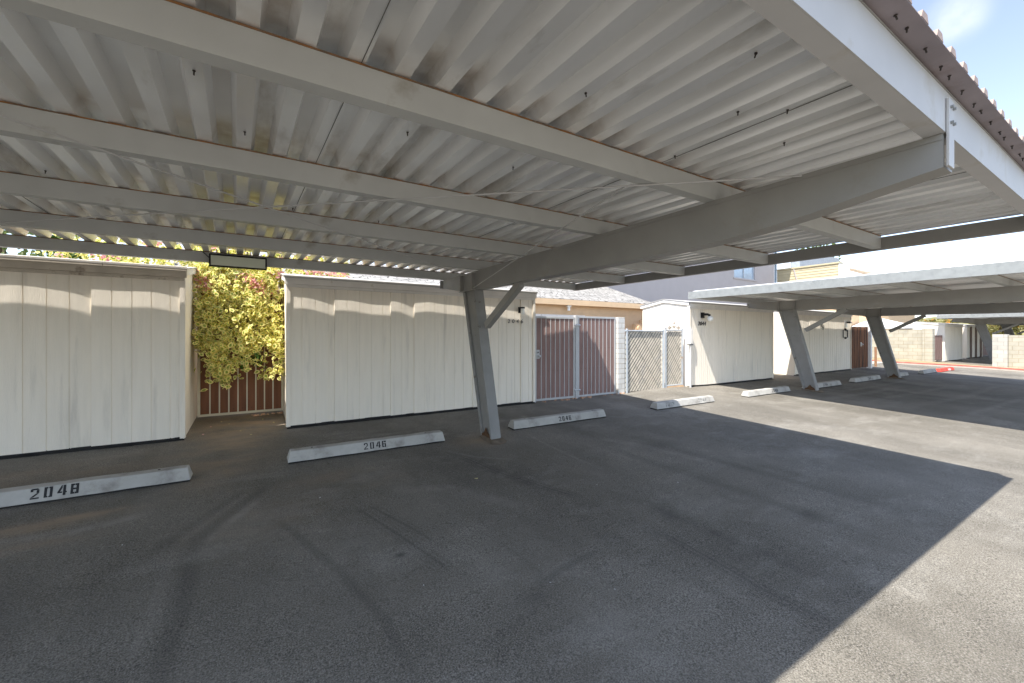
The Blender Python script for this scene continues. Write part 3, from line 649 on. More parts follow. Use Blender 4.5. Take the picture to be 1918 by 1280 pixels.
# ------------------------------------------------------------------ parking stops
def stop(xa, xb, y, num, label, m=conc, nm=stencil, at=.5, num2=None, dh=.085, rot=0):
    xm = (xa+xb)/2; gz = g(xm, y); L = xb-xa
    T = thing('parking_stop', (xm, y, gz), label, 'parking stop', 'concrete parking stops')
    h = .145; w0, w1 = .105, .058
    b = MB()
    segs = 14; rr = random.Random(int(xa*100)); vs = []; fs = []
    for i in range(segs+1):
        u = -L/2+L*i/segs
        e = .035 if i in (0, segs) else 0
        ut = u+(.03 if i == 0 else -.03 if i == segs else 0)
        j = lambda: rr.uniform(-.003, .003)
        vs += [(u, -w0+j(), .018+j()), (ut, -w1+j(), h+j()), (ut, w1+j(), h+j()), (u, w0+j(), .018+j())]
    for i in range(segs):
        for k in range(4): fs.append((i*4+k, i*4+(k+1) % 4, (i+1)*4+(k+1) % 4, (i+1)*4+k))
    fs += [(0, 1, 2, 3), (segs*4+3, segs*4+2, segs*4+1, segs*4)]
    b.add(vs, fs)
    slope = math.atan(K)
    o = b.build('body', m, None); o.parent = T; o.rotation_euler = (slope, 0, rot)
    bv = o.modifiers.new('bevel', 'BEVEL'); bv.width = .008; bv.segments = 2; bv.limit_method = 'ANGLE'; bv.angle_limit = .5
    b = MB(); b.box(-L/2+.01, L/2-.01, -w0+.008, w0-.01, -.03, .02); o = b.build('base', tar_gap_dark, None); o.parent = T; o.rotation_euler = (slope, 0, rot)  # black pad stands in for the shadowed gap beneath the stop
    for s in (-1, 1):
        o = MB().tube([(s*(L/2-.28), 0, h-.002), (s*(L/2-.28), 0, h+.003)], .012, 8).build('anchor_pin', darkmetal, None); o.parent = T; o.rotation_euler = (slope, 0, rot)
    tilt = math.atan2(w0-w1, h-.018)
    for (nn, aa, mm) in ([(num, at, nm)] if num else [])+([num2] if num2 else []):
        b = MB(); cx = -L/2+L*aa-len(nn)*.5*dh*.95
        for ch in nn:
            for poly in GL[ch]: b.prism([(cx+x*dh, y_*dh) for x, y_ in poly], 'z', 0, .002)
            cx += dh*.95
        o = b.build('stencil_number', mm, None); o.parent = T
        M = Matrix.Rotation(slope, 4, 'X') @ Matrix.Rotation(rot, 4, 'Z') @ Matrix.Translation((0, -w0+.016-.0055, .018+.030)) @ Matrix.Rotation(math.pi/2-tilt, 4, 'X')
        o.matrix_local = M
    return T
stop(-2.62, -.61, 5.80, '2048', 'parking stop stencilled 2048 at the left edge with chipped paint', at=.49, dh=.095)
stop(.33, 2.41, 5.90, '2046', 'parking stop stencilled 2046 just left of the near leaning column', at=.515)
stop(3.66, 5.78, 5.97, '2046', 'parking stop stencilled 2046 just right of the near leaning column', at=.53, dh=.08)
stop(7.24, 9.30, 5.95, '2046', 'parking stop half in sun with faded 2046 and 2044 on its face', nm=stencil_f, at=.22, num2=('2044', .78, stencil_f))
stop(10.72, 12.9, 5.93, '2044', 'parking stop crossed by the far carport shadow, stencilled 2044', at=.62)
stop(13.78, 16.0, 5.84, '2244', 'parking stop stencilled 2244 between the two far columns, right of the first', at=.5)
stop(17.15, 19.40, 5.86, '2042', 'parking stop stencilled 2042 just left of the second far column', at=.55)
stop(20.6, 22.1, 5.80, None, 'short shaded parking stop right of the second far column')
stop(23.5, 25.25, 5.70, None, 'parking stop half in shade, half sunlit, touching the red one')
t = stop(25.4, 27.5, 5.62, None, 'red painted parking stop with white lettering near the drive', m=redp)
text_mesh('white_lettering', 'AREA', .15, white, t, (26.55, 5.515, g(27, 5.5)+.025), (math.radians(72), 0, 0), .003)

# ------------------------------------------------------------------ gates with boards
def board_gate(xa, xb, y, z0, z1, nb, fm, bm_, label, group=None, bw=.016, lock=None, post=None, rot=0, hinge=None, name='metal_gate', fw=.045):
    T = thing(name, (xa, y, z0), label, 'gate', group)
    off = (xa, y, z0)
    b = MB()
    b.box(xa, xb, y-.003, y+.03, z1-fw, z1); b.box(xa, xb, y-.003, y+.03, z0, z0+fw)
    b.box(xa, xa+fw, y-.002, y+.029, z0+fw, z1-fw); b.box(xb-fw, xb, y-.002, y+.029, z0+fw, z1-fw)
    b.build('frame', fm, T, off, bevel=.003)
    b = MB(); n = nb+1; w = (xb-xa-2*fw)/n
    for i in range(n):
        u = xa+fw+w*i; b.box(u+.001, u+w-.001, y+.010, y+.028, z0+fw+.001, z1-fw-.001)
    bo = b.build('boards', bm_, T, off)
    sb = MB()
    for i in range(n):
        u = xa+fw+w*(i+.5)
        for zz in (z1-.14, z0+.55*(z1-z0)+.1, z0+.35*(z1-z0), z0+.1):
            sb.tube([(u, y+.011, zz), (u, y+.005, zz)], .006, 6)
    sb.build('board_screws', darkmetal, bo, off)
    br = MB().box(-bw/2, bw/2, .003, .0095, z0+fw, z1-fw).build('bar', fm, T)
    for i in range(1, n):
        o = br if i == 1 else br.copy()
        if i > 1: C.objects.link(o); o.parent = T
        o.location = Vector((xa+fw+w*i, y, 0))-parent_world(T)
    if lock:
        b = MB(); b.box(xa-.03, xa+.10, y-.045, y-.0205, z0+lock-.1, z0+lock+.1); b.tube([(xa+.045, y-.045, z0+lock+.045), (xa+.045, y-.06, z0+lock+.045)], .026, 10); lo = b.build('lock_box', whitegate, T, off, bevel=.004)
        b = MB(); b.tube([(xa+.045, y-.06, z0+lock+.045), (xa+.045, y-.066, z0+lock+.045)], .016, 10); b.build('keyhole', black, lo, off)
        b = MB(); b.tube([(xa+.06, y-.045, z0+lock-.04), (xa+.06, y-.085, z0+lock-.04)], .012, 8); b.ball((xa+.06, y-.10, z0+lock-.04), .030, 8); b.build('knob', chrome, lo, off, smooth=True)
    if post:
        b = MB(); b.box(post-.04, post+.04, y-.022, y+.06, z0-.08, z1+.02); b.build('post', whitegate, T, off, bevel=.005)
    if hinge:
        for zz in (z1-.22, z0+.18):
            b = MB(); b.tube([(hinge-.10, y-.05, zz), (hinge+.06, y-.05, zz)], .014, 8); b.ball((hinge+.06, y-.05, zz), .024, 6); b.build('hinge', chrome, T, off)
    T.rotation_euler = (0, 0, rot)
    return T
board_gate(5.33, 6.47, 7.645, .02, 1.94, 7, whitegate, board, 'left leaf of the white barred gate, with a lock box, beside shed 2046', 'pair of white barred gate leaves', lock=1.06, rot=math.radians(-1.6))
board_gate(6.57, 7.83, 7.62, .02, 1.97, 8, whitegate, board, 'right leaf of the white barred gate, next to the white brick pier', 'pair of white barred gate leaves', post=6.52, hinge=6.52)
board_gate(-.86, .44, 8.86, .10, 2.3, 8, creamgate, board2, 'brown board gate with cream bars half covered by the flowering vine', fw=.04, bw=.02)
# grey trim post between shed 2046 and the gate
o = tag(MB().box(5.288, 5.325, 7.60, 7.66, -.05, 2.0).build('gate_post', whitegate, None, (5.31, 7.64, 0), bevel=.004), 'slim white post between shed 2046 and the barred gate', 'post')
# rubble under the gates
rb = MB()
for k in range(60):
    x = R.uniform(5.5, 8.2) if k < 44 else R.uniform(-.1, .4); y = (7.58 if k < 44 else 8.80)+R.uniform(-.06, .05); s = R.uniform(.01, .035); z = g(x, y)
    rb.hexa([(x-s, y-s, z-.01), (x+s, y-s*.7, z-.01), (x+s*.8, y+s, z-.01), (x-s, y+s*.8, z-.01)], [(x-s*.6, y-s*.5, z+s), (x+s*.7, y-s*.4, z+s*.8), (x+s*.5, y+s*.6, z+s), (x-s*.6, y+s*.5, z+s*.7)])
tag(rb.build('rubble', mat('broken_brick', (.50, .30, .19), .9, var=.4, scale=20), None, (6, 7.7, 0)), 'crumbled brick pieces lying under the gates', 'rubble', kind='stuff')
tag(MB().box(7.86, 8.10, 7.56, 7.80, -.05, 1.97).build('brick_pier', brickw, None, (8.15, 7.7, 0), bevel=.006), 'white painted brick pier between the barred gate and the slatted fence', 'pier')

# ------------------------------------------------------------------ chain link fence and gate with privacy slats
def slat_mesh(xa, xb, z0, z1, y, pitch, width, ang, miss=None):
    b = MB(); t = math.tan(ang); H = z1-z0
    u = xa-H/t
    k = 0
    while u < xb:
        k += 1
        wx = width/math.sin(ang)
        def clip(u0):                                      # line x = u0+(z-z0)/t
            pts = []
            za, zb_ = z0, z1; xa_, xb_ = u0, u0+H/t
            if xa_ < xa: za = z0+(xa-u0)*t; xa_ = xa
            if xb_ > xb: zb_ = z0+(xb-u0)*t; xb_ = xb
            return (xa_, za, xb_, zb_)
        A = clip(u); B_ = clip(u+wx)
        if A[1] < A[3]-.01 and B_[1] < B_[3]-.01 and not (miss and miss(k)):
            j = R.uniform(-.002, .002)
            b.hexa([(A[0], y+.008, A[1]), (B_[0], y, B_[1]), (B_[0], y+.006, B_[1]), (A[0], y+.014, A[1])],
                   [(A[2], y+.008+j, A[3]+R.uniform(-.01, .012)), (B_[2], y+j, B_[3]), (B_[2], y+.006+j, B_[3]), (A[2], y+.014+j, A[3])])
        u += pitch/math.sin(ang)
    return b
def wire_mesh(xa, xb, z0, z1, y, step, ang):
    b = MB(); t = math.tan(abs(ang)); H = z1-z0; u = xa-H/t+.1
    while u < xb:
        xs_, zs_, xe, ze = u, z0, u+H/t, z1
        if xs_ < xa: zs_ = z0+(xa-u)*t; xs_ = xa
        if xe > xb: ze = z0+(xb-u)*t; xe = xb
        if ze > zs_+.02: b.beam((xa+xb-xs_, y-.005, zs_), (xa+xb-xe, y-.005, ze), .005, .005)
        u += step
    return b
T = thing('chain_link_fence', (8.2, 7.55, 0), 'chain link fence panel woven with diagonal beige slats, right of the white brick pier', 'fence')
slat_mesh(8.12, 9.56, .04, 1.60, 7.56, .082, .050, math.radians(48)).build('privacy_slats', slat, T, (8.9, 7.55, .8))
slat_mesh(8.12, 9.56, .04, 1.60, 7.585, .082, .082, math.radians(48)).build('shade_backing', mat('gap_shade', (.10, .105, .105), .6), T, (8.9, 7.58, .8))  # dark sheet behind the slats, its colour imitates the shade in the gaps
wire_mesh(8.12, 9.56, .03, 1.62, 7.545, .42, math.radians(-52)).build('wire_mesh', gwire, T, (8.9, 7.55, .8))
b = MB(); b.tube([(8.10, 7.55, 1.625), (9.60, 7.55, 1.625)], .022, 8); b.build('top_rail', postg, T, (8.9, 7.55, 1.62))
for x in (8.16, 9.60):
    b = MB(); b.tube([(x, 7.55, -.05), (x, 7.55, 1.64)], .032, 10); b.ball((x, 7.55, 1.65), .034, 6); b.build('post', postg, T, (x, 7.55, 0), smooth=False)
T = thing('chain_link_gate', (9.7, 7.55, 0), 'narrow chain link gate with slats and an iron scroll on top, against shed 2044', 'gate')
slat_mesh(9.74, 10.40, .12, 1.62, 7.56, .078, .047, math.radians(50)).build('privacy_slats', slat, T, (10, 7.55, .8))
slat_mesh(9.74, 10.40, .12, 1.62, 7.585, .078, .078, math.radians(50)).build('shade_backing', MATS['gap_shade'], T, (10, 7.58, .8))  # same dark sheet as painted shade between the gate slats
wire_mesh(9.74, 10.40, .12, 1.62, 7.545, .42, math.radians(-52)).build('wire_mesh', gwire, T, (10, 7.55, .8))
b = MB(); b.tube([(9.70, 7.55, .02), (9.70, 7.55, 1.70)], .022, 8).tube([(10.42, 7.55, .08), (10.42, 7.55, 1.68)], .022, 8).tube([(9.72, 7.55, 1.65), (10.42, 7.55, 1.65)], .018, 8).tube([(9.72, 7.55, .10), (10.42, 7.55, .10)], .020, 8)
b.ball((9.70, 7.55, 1.71), .03, 6).ball((10.42, 7.55, 1.69), .03, 6)
b.build('frame', postg, T, (10, 7.55, .8))
b = MB()
for s in (-1, 1):
    pts = []
    for i in range(26):
        a = i/25*3.6*math.pi; r = .055*(1-i/30)
        pts.append((10.06+s*(.20-r*math.cos(a)*1.0), 7.55, 1.715+r*math.sin(a)))
    b.tube(pts, .008, 6)
    b.tube([(10.06+s*.145, 7.55, 1.70), (10.06+s*.07, 7.55, 1.76), (10.06+s*.02, 7.55, 1.72)], .008, 6)
pts = [(10.06+.045*math.cos(a), 7.55, 1.80+.045*math.sin(a)) for a in [i/12*2*math.pi for i in range(13)]]
b.tube(pts, .009, 6).tube([(10.06, 7.55, 1.66), (10.06, 7.55, 1.757)], .009, 6).ball((10.06, 7.55, 1.865), .02, 6)
b.build('scroll', mat('iron_scroll', (.16, .12, .08), .7, var=.3), T, (10, 7.55, 1.7))
b = MB(); b.hexa([(9.74, 7.50, .03), (10.44, 7.50, .03), (10.44, 7.60, .03), (9.74, 7.60, .03)], [(9.74, 7.52, .085), (10.44, 7.52, .085), (10.44, 7.60, .085), (9.74, 7.60, .085)]); b.build('threshold', mat('rusty_plank', (.42, .29, .18), .9, var=.2), T, (10, 7.5, .05))
T = thing('electrical_conduit', (10.52, 7.36, 0), 'pale conduit with a small box strapped to the corner of shed 2044', 'conduit')
b = MB(); b.tube([(10.54, 7.37, -.02), (10.54, 7.37, 1.22)], .030, 10); b.build('pipe', steel_l, T, (10.54, 7.37, .6))
b = MB(); b.box(10.49, 10.60, 7.33, 7.41, 1.26, 1.68); b.box(10.50, 10.59, 7.322, 7.3295, 1.28, 1.66); b.box(10.505, 10.585, 7.335, 7.40, 1.6805, 1.72); b.build('box', trimw, T, (10.54, 7.37, 1.47), bevel=.006)
b = MB(); b.box(10.46, 10.64, 7.345, 7.425, 1.225, 1.255); b.build('latch', gwire, T, (10.54, 7.37, 1.24))

# ------------------------------------------------------------------ houses behind
T = thing('tan_house', (5, 12, 0), 'low tan house with white shake roof behind the barred gates and sheds', 'house')
b = MB(); b.box(-1.5, 13.0, 11.0, 11.15, -.1, 2.62); b.box(12.85, 13.0, 11.151, 14, -.1, 2.62)
for zz in (1.45, 1.65, 1.85, 2.05, 2.25): b.box(-1.5, 13.005, 10.993, 10.9995, zz, zz+.006)
b.build('wall', tan, T, (5, 11, 1.3))
b = MB(); b.hexa([(-1.8, 10.75, 2.66), (13.25, 10.75, 2.66), (13.25, 14.0, 3.80), (-1.8, 14.0, 3.80)], [(-1.8, 10.75, 2.72), (13.25, 10.75, 2.72), (13.25, 14.0, 3.86), (-1.8, 14.0, 3.86)])
rf = b.build('roof', shakes, T, (5, 12, 2.7)); 
b = MB(); b.box(-1.8, 13.2, 10.73, 10.749, 2.52, 2.70); b.box(-1.8, 13.2, 10.75, 10.999, 2.53, 2.55); b.build('fascia', tan, T, (5, 10.7, 2.6))
b = MB(); b.box(5.9, 9.6, 10.985, 10.999, -.1, 2.06); b.build('patio_door', mat('pale_door', (.62, .55, .42), .6), T, (7.5, 11, 1))
b = MB(); b.box(5.75, 9.75, 10.93, 10.984, 2.07, 2.2); b.build('door_lintel', trimw, T, (7.5, 11, 2.1))
b = MB(); b.tube([(8.95, 10.85, 2.50), (8.95, 10.85, 2.34)], .05, 8); b.box(8.87, 9.03, 10.80, 10.90, 2.47, 2.519); b.build('eave_light', frost, T, (8.95, 10.85, 2.4))
b = MB(); b.box(12.2, 12.55, 10.86, 10.992, 1.5, 1.95); b.box(12.56, 12.85, 10.86, 10.992, 1.55, 2.10); b.tube([(12.38, 10.86, 1.78), (12.38, 10.80, 1.78)], .10, 14); b.tube([(12.75, 10.95, 2.1), (12.75, 10.95, 2.5)], .02, 6)
b.build('electric_meter', tan, T, (12.4, 10.9, 1.8))
T = thing('lilac_house', (20, 17, 0), 'two storey lilac stucco house with a small sliding window, behind the white shake roof', 'house')
b = MB(); b.box(9, 28.8, 14.0, 20, 0, 4.955); b.box(9, 24.2, 14.0, 20, 4.955, 5.95); b.box(26.5, 28.8, 14.0, 20, 4.955, 5.95); b.box(9, 28.8, 14.0, 20, 5.95, 8.0); b.box(24.2, 26.5, 14.12, 20, 4.955, 5.95); b.build('wall', lilac, T, (20, 14, 4))
b = MB(); b.box(8.4, 29.4, 13.1, 20.6, 8.0, 8.25); b.build('roof', roofw, T, (20, 14, 8))  # out of view; overhang added to cast shade down the front wall
b = MB(); b.box(24.2, 26.5, 14.06, 14.10, 4.955, 5.02); b.box(24.2, 26.5, 14.06, 14.10, 5.88, 5.95)
for x in (24.2, 25.32, 26.44): b.box(x, x+.06, 14.06, 14.10, 5.021, 5.879)
w = b.build('window', mat('window_frame', (.45, .47, .5), .5), T, (25, 14, 5.4))
b = MB(); b.box(24.26, 26.44, 14.105, 14.119, 5.02, 5.88); b.build('pane', glassw, w, (25, 14, 5.4))
b = MB(); b.box(24.1, 26.7, 13.95, 13.999, 4.88, 4.954); b.build('sill', lilac, w, (25, 14, 4.9))
b = MB(); b.tube([(28.9, 13.96, 0), (28.9, 13.96, 7.9)], .07, 8); b.build('downspout', mat('blue_grey_pipe', (.22, .28, .34), .5), T, (28.9, 14, 4))
T = thing('lap_sided_house', (32, 13, 0), 'distant house with a cream lap sided roof screen above the far carport roof', 'house')
b = MB(); b.box(29.6, 33, 10.9, 16, 0, 3.6); b.build('wall', tan, T, (33, 12, 1.8))
b = MB(); b.box(29.3, 33.3, 10.5, 16.3, 3.6, 3.85); b.build('roof', roofw, T, (33, 12, 3.7))
b = MB(); b.box(30.02, 30.40, 10.92, 14.4, 3.851, 5.88)
k = 0; zz = 3.86
while zz < 5.8:
    b.hexa([(29.985, 10.9, zz), (30.019, 10.9, zz), (30.019, 14.4, zz), (29.985, 14.4, zz)], [(30.008, 10.9, zz+.165), (30.019, 10.9, zz+.165), (30.019, 14.4, zz+.165), (30.008, 14.4, zz+.165)]); zz += .17
b.build('roof_screen', lapm, T, (30, 12, 5))
b = MB(); b.box(29.93, 30.48, 10.85, 14.45, 5.881, 5.97); b.build('screen_cap', lapm, T, (30, 12, 5.9))
b = MB(); b.beam((29.95, 13.35, 5.85), (29.95, 12.95, 4.2), .05, .05); b.build('pipe', lilac, T, (30, 13, 5))
b = MB(); b.box(29.97, 30.41, 10.86, 10.899, 3.86, 5.88); b.build('corner_board', white, T, (30, 10.9, 5))
T = thing('grey_house', (47, 22, 0), 'grey and white upper storey showing just above the cream roof screen', 'house')
b = MB(); b.box(45, 54, 20.35, 22.2, 0, 9.9); b.build('wall', mat('blue_grey_panel', (.60, .64, .68), .7), T, (47, 21, 5))
b = MB(); b.box(45.2, 54, 19.6, 20.34, 0, 9.9); b.build('bay', mat('slate_panel', (.35, .38, .42), .7), T, (47, 20, 5))
T = thing('gabled_roof_house', (52, 15, 0), 'distant house with a white chimney box and a sloping roof line against the sky', 'house')
b = MB(); b.box(50, 50.6, 17.45, 18.3, 3, 8.6); b.build('chimney', white, T, (50, 17, 7))
b = MB(); b.box(50.7, 60, 15, 20, 0, 6.6); b.build('wall', tan, T, (55, 15, 3))
b = MB(); b.prism([(18.6, 8.5), (18.6, 8.75), (14.2, 6.75), (14.2, 6.5)], 'x', 50.61, 60.5); b.build('roof', mat('weathered_roof', (.34, .27, .2), .9, var=.2), T, (55, 14, 7))

# ------------------------------------------------------------------ end of the row: wooden gate, post, block walls, umbrella
T = thing('wooden_gate', (22.2, 7.62, 0), 'weathered brown wooden gate with rotted dark foot, right of the far plank shed', 'gate')
b = MB(); k = 22.25; i = 0
while k < 24.0:
    w = .135; b.box(k, k+w-.008, 7.60+.004*(i % 2), 7.63+.004*(i % 2), .06+R.uniform(-.01, .02), 1.90+R.uniform(-.012, .012)); k += w; i += 1
b.build('boards', oldwood, T, (23, 7.6, 1))
b = MB(); b.box(22.25, 24.0, 7.636, 7.68, .35, .45); b.box(22.25, 24.0, 7.636, 7.68, 1.55, 1.65); b.build('cross_rails', oldwood, T, (23, 7.65, 1))
b = MB(); b.box(23.1, 23.2, 7.57, 7.599, 1.02, 1.2); b.ball((23.24, 7.56, 1.1), .04, 6); b.build('latch', chrome, T, (23.2, 7.58, 1.1))
tag(MB().box(24.08, 24.24, 7.52, 7.68, -.06, 2.22).build('gate_post', white, None, (24.16, 7.6, 0), bevel=.01), 'thick white post right of the weathered wooden gate', 'post')
tag(MB().tube([(25.4, 7.75, -.05), (25.4, 7.75, .95)], .05, 8).build('bollard', mat('brown_bollard', (.30, .16, .09), .7), None, (25.4, 7.75, 0)), 'thin brown bollard behind the second far column, before the block wall', 'bollard')
T = thing('block_wall', (31.2, 9, 0), 'cream slump block wall ending in a square pier, between the wooden gate and the small distant shed', 'wall')
b = MB(); b.box(31.05, 31.25, 7.45, 12.5, -.1, 1.84); b.build('wall', blockm, T, (31.1, 9, 0))
b = MB(); b.box(30.95, 31.36, 7.04, 7.449, -.1, 1.88); b.build('pier', pierm, T, (31.1, 7.2, 0), bevel=.01)
T = thing('block_wall', (31.2, 2, 0), 'low pale block wall with a pillar at the right edge of the photo, beyond the red kerb', 'wall')
b = MB(); b.box(31.10, 31.30, -12, 4.42, -1.2, 1.52); b.build('wall', blockm, T, (31.2, 0, 0))
b = MB(); b.box(30.95, 31.40, 4.43, 4.92, -.3, 1.56); b.build('pier', greyblock, T, (31.2, 4.7, 0), bevel=.01)
board_gate(31.45, 33.9, 7.3, .10, 1.52, 6, mat('dark_gate_frame', (.18, .12, .1), .6), board, 'small brown gate between the block pier and the distant shed', name='wooden_gate')
board_gate(44.0, 46.4, 7.5, .05, 1.75, 5, mat('dark_gate_frame', (.18, .12, .1), .6), board, 'dim brown gate at the far end under the farthest carport', name='wooden_gate')
T = thing('patio_umbrella', (33, 9.9, 0), 'open white patio umbrella showing over the cream block wall', 'umbrella')
b = MB(); N = 8; cz = 2.62; c = (33, 9.9)
ring = [(c[0]+1.75*math.cos(2*math.pi*i/N+.2), c[1]+1.75*math.sin(2*math.pi*i/N+.2), 2.05) for i in range(N)]
mid = [(c[0]+.55*math.cos(2*math.pi*i/N+.2), c[1]+.55*math.sin(2*math.pi*i/N+.2), 2.43) for i in range(N)]
low = [(x, y, z-.13) for x, y, z in ring]
b.add(ring+mid+[(c[0], c[1], cz)]+low, [(i, (i+1) % N, N+(i+1) % N, N+i) for i in range(N)]+[(N+i, N+(i+1) % N, 2*N) for i in range(N)]+[(i, (i+1) % N, 2*N+1+(i+1) % N, 2*N+1+i) for i in range(N)])
b.build('canopy', canvas, T, (33, 9.9, 2.4)); 
b = MB(); b.tube([(33, 9.9, .1), (33, 9.9, 2.6)], .03, 8); b.build('pole', oldwood, T, (33, 9.9, 1))
tag(MB().box(32.2, 36, 11.6, 11.8, 0, 2.0).build('patio_wall', ochre, None, (34, 11.7, 0)), 'ochre patio wall in shade behind the white umbrella', 'wall')

# ------------------------------------------------------------------ plants
def leaves(name, pts, nrm, size, m, parent, off, seed=1, dens=None, droop=.5):
    rs = np.random.RandomState(seed); n = len(pts); P = np.array(pts)
    base = np.array([(0, -.5, 0), (.34, -.16, .06), (.30, .22, .06), (0, .62, -.06), (-.30, .22, .06), (-.34, -.16, .06), (0, .02, 0)])
    rim = np.array([1, 1, 1, 1, 1, 1, 0.])
    d = rs.normal(size=(n, 3))*.75+np.array(nrm); d /= np.linalg.norm(d, axis=1, keepdims=True)
    t = rs.normal(size=(n, 3))*.8+np.array((0, 0, -droop)); t -= d*(t*d).sum(1, keepdims=True); t /= np.linalg.norm(t, axis=1, keepdims=True)
    s = np.cross(t, d); sz = size*rs.uniform(.65, 1.3, n)
    V = P[:, None, :]+sz[:, None, None]*(s[:, None, :]*base[None, :, 0:1]+t[:, None, :]*base[None, :, 1:2]+d[:, None, :]*base[None, :, 2:3])-np.array(off)
    F = np.array([(k, (k+1) % 6, 6) for k in range(6)])
    F = (F[None]+7*np.arange(n)[:, None, None]).reshape(-1, 3)
    me = bpy.data.meshes.new(name); me.from_pydata(V.reshape(-1, 3).tolist(), [], F.tolist()); me.update()
    a = me.attributes.new('rim', 'FLOAT', 'POINT'); a.data.foreach_set('value', np.tile(rim, n).astype(np.float32))
    tone = np.repeat(np.clip(rs.normal(.55, .28, n), 0, 1), 7)
    a = me.attributes.new('tone', 'FLOAT', 'POINT'); a.data.foreach_set('value', tone.astype(np.float32))
    me.materials.append(m)
    o = bpy.data.objects.new(name, me); C.objects.link(o)
    if parent: o.parent = parent; o.location = Vector(off)-parent_world(parent)
    else: o.location = off
    return o
def clumps(rs, centers, per, spread):
    out = []
    for c in centers: out.append(np.array(c)+rs.normal(size=(per, 3))*np.array(spread))
    return np.concatenate(out)
rs = np.random.RandomState(21)
T = thing('bougainvillea', (-.2, 9.1, 0), 'yellow variegated bougainvillea with pink flowers cascading over the gap gate and shed roofs', 'vine')
cs = []
for k in range(330):                                       # curtain hanging in the gap
    x = rs.uniform(-.84, .40); low = 1.0+.26*math.sin(x*6.3+1.6)+.16*math.sin(x*15+.5)
    z = low+(2.75-low)*rs.uniform()**.9; cs.append((x, 8.74-.23*(2.75-z)-.06*rs.uniform()+.05*rs.normal(), z))
for k in range(330):                                       # mass spilling over the sheds
    x = rs.uniform(-2.75, 1.55); z = rs.uniform(2.6, 3.45)-.12*max(0, abs(x+.3)-1.0); cs.append((x, rs.uniform(8.7, 9.9), z))
for k, (x, z) in enumerate([(-.52, .86), (-.50, .78), (-.45, .72), (-.42, .66), (-.55, .92), (-.40, .80), (-.36, .95), (.12, .92), (.10, .84), (.06, .80), (.15, .78), (.22, .86), (.30, .92), (.34, .88), (.12, 1.05), (.14, 1.15), (-.5, 1.0), (-.2, 1.05), (.36, 1.1)]): cs.append((x, 8.34, z))
pts = clumps(rs, cs[:660], 12, (.075, .055, .07)); pts2 = clumps(rs, cs[660:], 5, (.035, .03, .03))
pts = np.concatenate([pts, pts2])
pts = pts[(pts[:, 1] > 8.1)]
ins = (pts[:, 2] < 2.55); pts = pts[~ins | ((pts[:, 0] > -.87) & (pts[:, 0] < .42))]
leaves('foliage', pts, (-.45, -.6, .75), .088, leaf_var, T, (-.2, 9, 2), 4)
gp = clumps(rs, [(-.12, 8.33, 1.10), (-.05, 8.33, 1.02), (.0, 8.32, 1.12), (-.16, 8.33, .98), (.02, 8.33, 1.02)], 8, (.04, .03, .04))
leaves('green_sprig', gp, (0, -.9, .3), .07, leaf_grn, T, (0, 8.5, 1), 5)
b = MB()
for k in range(16):
    x = rs.uniform(-.8, .4); b.tube([(x, 8.8, 3.0), (x+rs.uniform(-.1, .1), 8.66, 2.3), (x+rs.uniform(-.15, .15), 8.62, 1.6), (x+rs.uniform(-.15, .15), 8.66, 1.1)], .009, 5, taper=.003)
b.tube([(-.7, 9.3, 0), (-.6, 9.25, 1.2), (-.4, 9.1, 2.4), (0, 9.1, 2.9)], .05, 8, taper=.02)
b.build('stem', bark, T, (-.2, 9, 1.5))
f0 = None; fm_ = []
for q in range(3):
    p = clumps(rs, [(0, 0, 0)], 16, (.05, .035, .045)); fm_.append(p)
fc = []
for k in range(34):
    if k < 13: x = rs.uniform(-.82, .40); z = 1.75+.85*rs.uniform()**.35; y = 8.62-.23*(2.75-z)+.03*rs.normal()
    else: x = rs.uniform(-2.6, 1.6); z = rs.uniform(2.62, 3.1); y = 8.62+.12*rs.uniform()
    fc.append((x, y, z))
meshes = []
for k, c_ in enumerate(fc):
    if k < 3: o = leaves('flower_cluster', fm_[k], (0, -.8, .4), .055, bract, T, (0, 0, 0), 30+k); meshes.append(o)
    else: o = meshes[k % 3].copy(); C.objects.link(o); o.parent = T
    o.location = Vector(c_)-Vector(T.location); o.rotation_euler = (0, rs.uniform(-.6, .6), 0)
def tree(name, label, cx, cy, z0, h, rad, m, n, size, seed, cat='tree', per=40, zc=.62):
    rs = np.random.RandomState(seed); T = thing(name, (cx, cy, z0), label, cat)
    b = MB(); top = z0+h*zc
    b.tube([(cx, cy, z0-.1), (cx+.05*h*rs.normal()*.3, cy, z0+h*.3), (cx, cy, top)], .035*h, 8, taper=.015*h)
    ce = []
    for k in range(n):
        v = rs.normal(size=3); v /= np.linalg.norm(v); r = rad*rs.uniform(.45, 1)
        p = (cx+v[0]*r, cy+v[1]*r, z0+h*zc+v[2]*r*.7*h/(2*rad)*.9); ce.append(p)
        if k < 9: b.tube([(cx, cy, z0+h*.35), ((cx+p[0])/2, (cy+p[1])/2, (z0+h*.4+p[2])/2), p], .012*h, 6, taper=.004*h)
    b.build('trunk', bark, T, (cx, cy, z0))
    leaves('crown', clumps(rs, ce, per, (rad*.13,)*3), (0, -.3, .6), size, m, T, (cx, cy, z0+h*.6), seed)
    return T
tree('shrub_tree', 'green leafy shrub showing above the leftmost shed at the left edge', -3.6, 10.6, 0, 4.6, 1.5, leaf_pale, 60, .09, 3, 'shrub')
tree('shrub_tree', 'broad green leaves between the pale shrub and the yellow vine above the leftmost shed', -2.75, 9.5, 0, 3.5, .5, leaf_grn, 22, .085, 6, 'shrub', 30)
tree('tree', 'small airy tree rising behind the cream roof screen of the distant house', 60, 24.5, 0, 13.0, 2.4, leaf_pale, 50, .32, 8, per=30, zc=.8)
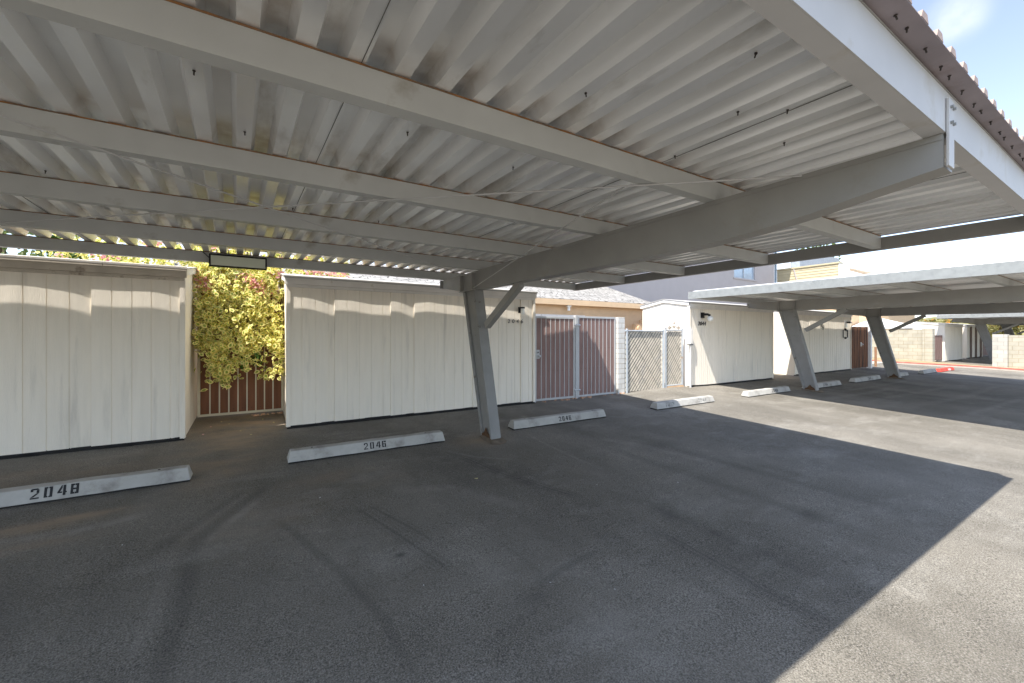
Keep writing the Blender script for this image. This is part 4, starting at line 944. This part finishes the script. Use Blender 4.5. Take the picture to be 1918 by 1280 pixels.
tree('shrub_tree', 'pink flecked shrub at the far end beyond the farthest carport', 49.5, 8.2, 0, 2.6, .9, leaf_dry, 40, .09, 12, 'shrub', 30)
tree('tree', 'yellow green tree far behind the farthest carport', 62, 9.5, 0, 4.6, 2.2, leaf_dry, 50, .2, 14, per=30)
# hillside
b = MB(); nx, ny = 26, 44
vs = []
hs = lambda x, y: max(0, (x-62))*.10*(1+.15*math.sin(y*.13)+.08*math.sin(y*.37+x*.1))*(1 if x < 110 else max(0, (170-x)/60)) - (.3 if x <= 62 else 0)
for i in range(nx):
    for j in range(ny):
        x = 60+i*4.6; y = -60+j*5.; vs.append((x, y, min(hs(x, y), 6.5)))
b.add(vs, [(i*ny+j, (i+1)*ny+j, (i+1)*ny+j+1, i*ny+j+1) for i in range(nx-1) for j in range(ny-1)])
tag(b.build('hillside', mat('dry_hillside', (.20, .19, .08), .95, var=.3, scale=.35, dirt=(.27, .20, .10), dscale=.2), None, smooth=True), kind='structure')
pp = []
for k in range(420):
    x = rs.uniform(63, 108); y = rs.uniform(-30, 60); pp.append((x, y, min(hs(x, y), 6.5)+.3))
o = leaves('hillside_shrubs', clumps(rs, pp, 14, (.6, .6, .25)), (-.4, -.4, .7), .5, leaf_dry, None, (80, 10, 3), 41); tag(o, 'olive green scrub covering the far hillside', 'shrubs', kind='stuff')
pp = [(x, y, z+.15) for x, y, z in [pp[i] for i in range(0, 420, 6)]]
o = leaves('orange_shrubs', clumps(rs, pp, 12, (.5, .5, .2)), (-.4, -.4, .7), .4, leaf_org, None, (80, 10, 3), 42); tag(o, 'orange flowering scrub dotted over the far hillside', 'shrubs', kind='stuff')

# ------------------------------------------------------------------ litter
def litter(x, y, s, m, label, cat='leaf', group='fallen leaves on the asphalt'):
    b = MB(); a = R.uniform(0, 6.3); z = g(x, y)
    ring = [(math.cos(t)*s*(1 if k % 2 else .55), math.sin(t)*s*.55, R.uniform(.002, .012)) for k, t in enumerate([i/7*2*math.pi for i in range(7)])]
    b.add([(x+u*math.cos(a)-v*math.sin(a), y+u*math.sin(a)+v*math.cos(a), z+w) for u, v, w in ring]+[(x, y, z+.004)], [(i, (i+1) % 7, 7) for i in range(7)])
    tag(b.build('fallen_leaf', m, None, (x, y, z)), label, cat, group)
yl = mat('dry_yellow_leaf', (.62, .55, .25), .7, var=.2, scale=20); pkl = mat('pink_petal', (.72, .42, .38), .7, var=.15)
litter(2.18, 4.31, .032, yl, 'single yellow leaf on the asphalt below the near column')
for x, y in [(1.83, 2.57), (.99, 2.77), (2.13, 2.08), (1.78, 2.36), (3.3, 3.5), (.55, 4.6), (-.9, 4.4), (4.2, 3.1)]:
    litter(x, y, R.uniform(.006, .010), white, 'tiny pale scrap on the open asphalt under the near carport', 'litter', 'pale scraps on the asphalt')
for x, y in [(-.38, 8.28), (-.21, 7.73), (-.07, 7.43), (-.68, 7.74), (-.5, 8.5), (.1, 8.4), (.25, 8.1), (-.62, 8.2)]:
    litter(x, y, R.uniform(.018, .03), yl if x > -.6 else pkl, 'dry leaf on the brown dirt below the vine covered gate', 'leaf', 'fallen leaves below the vine')
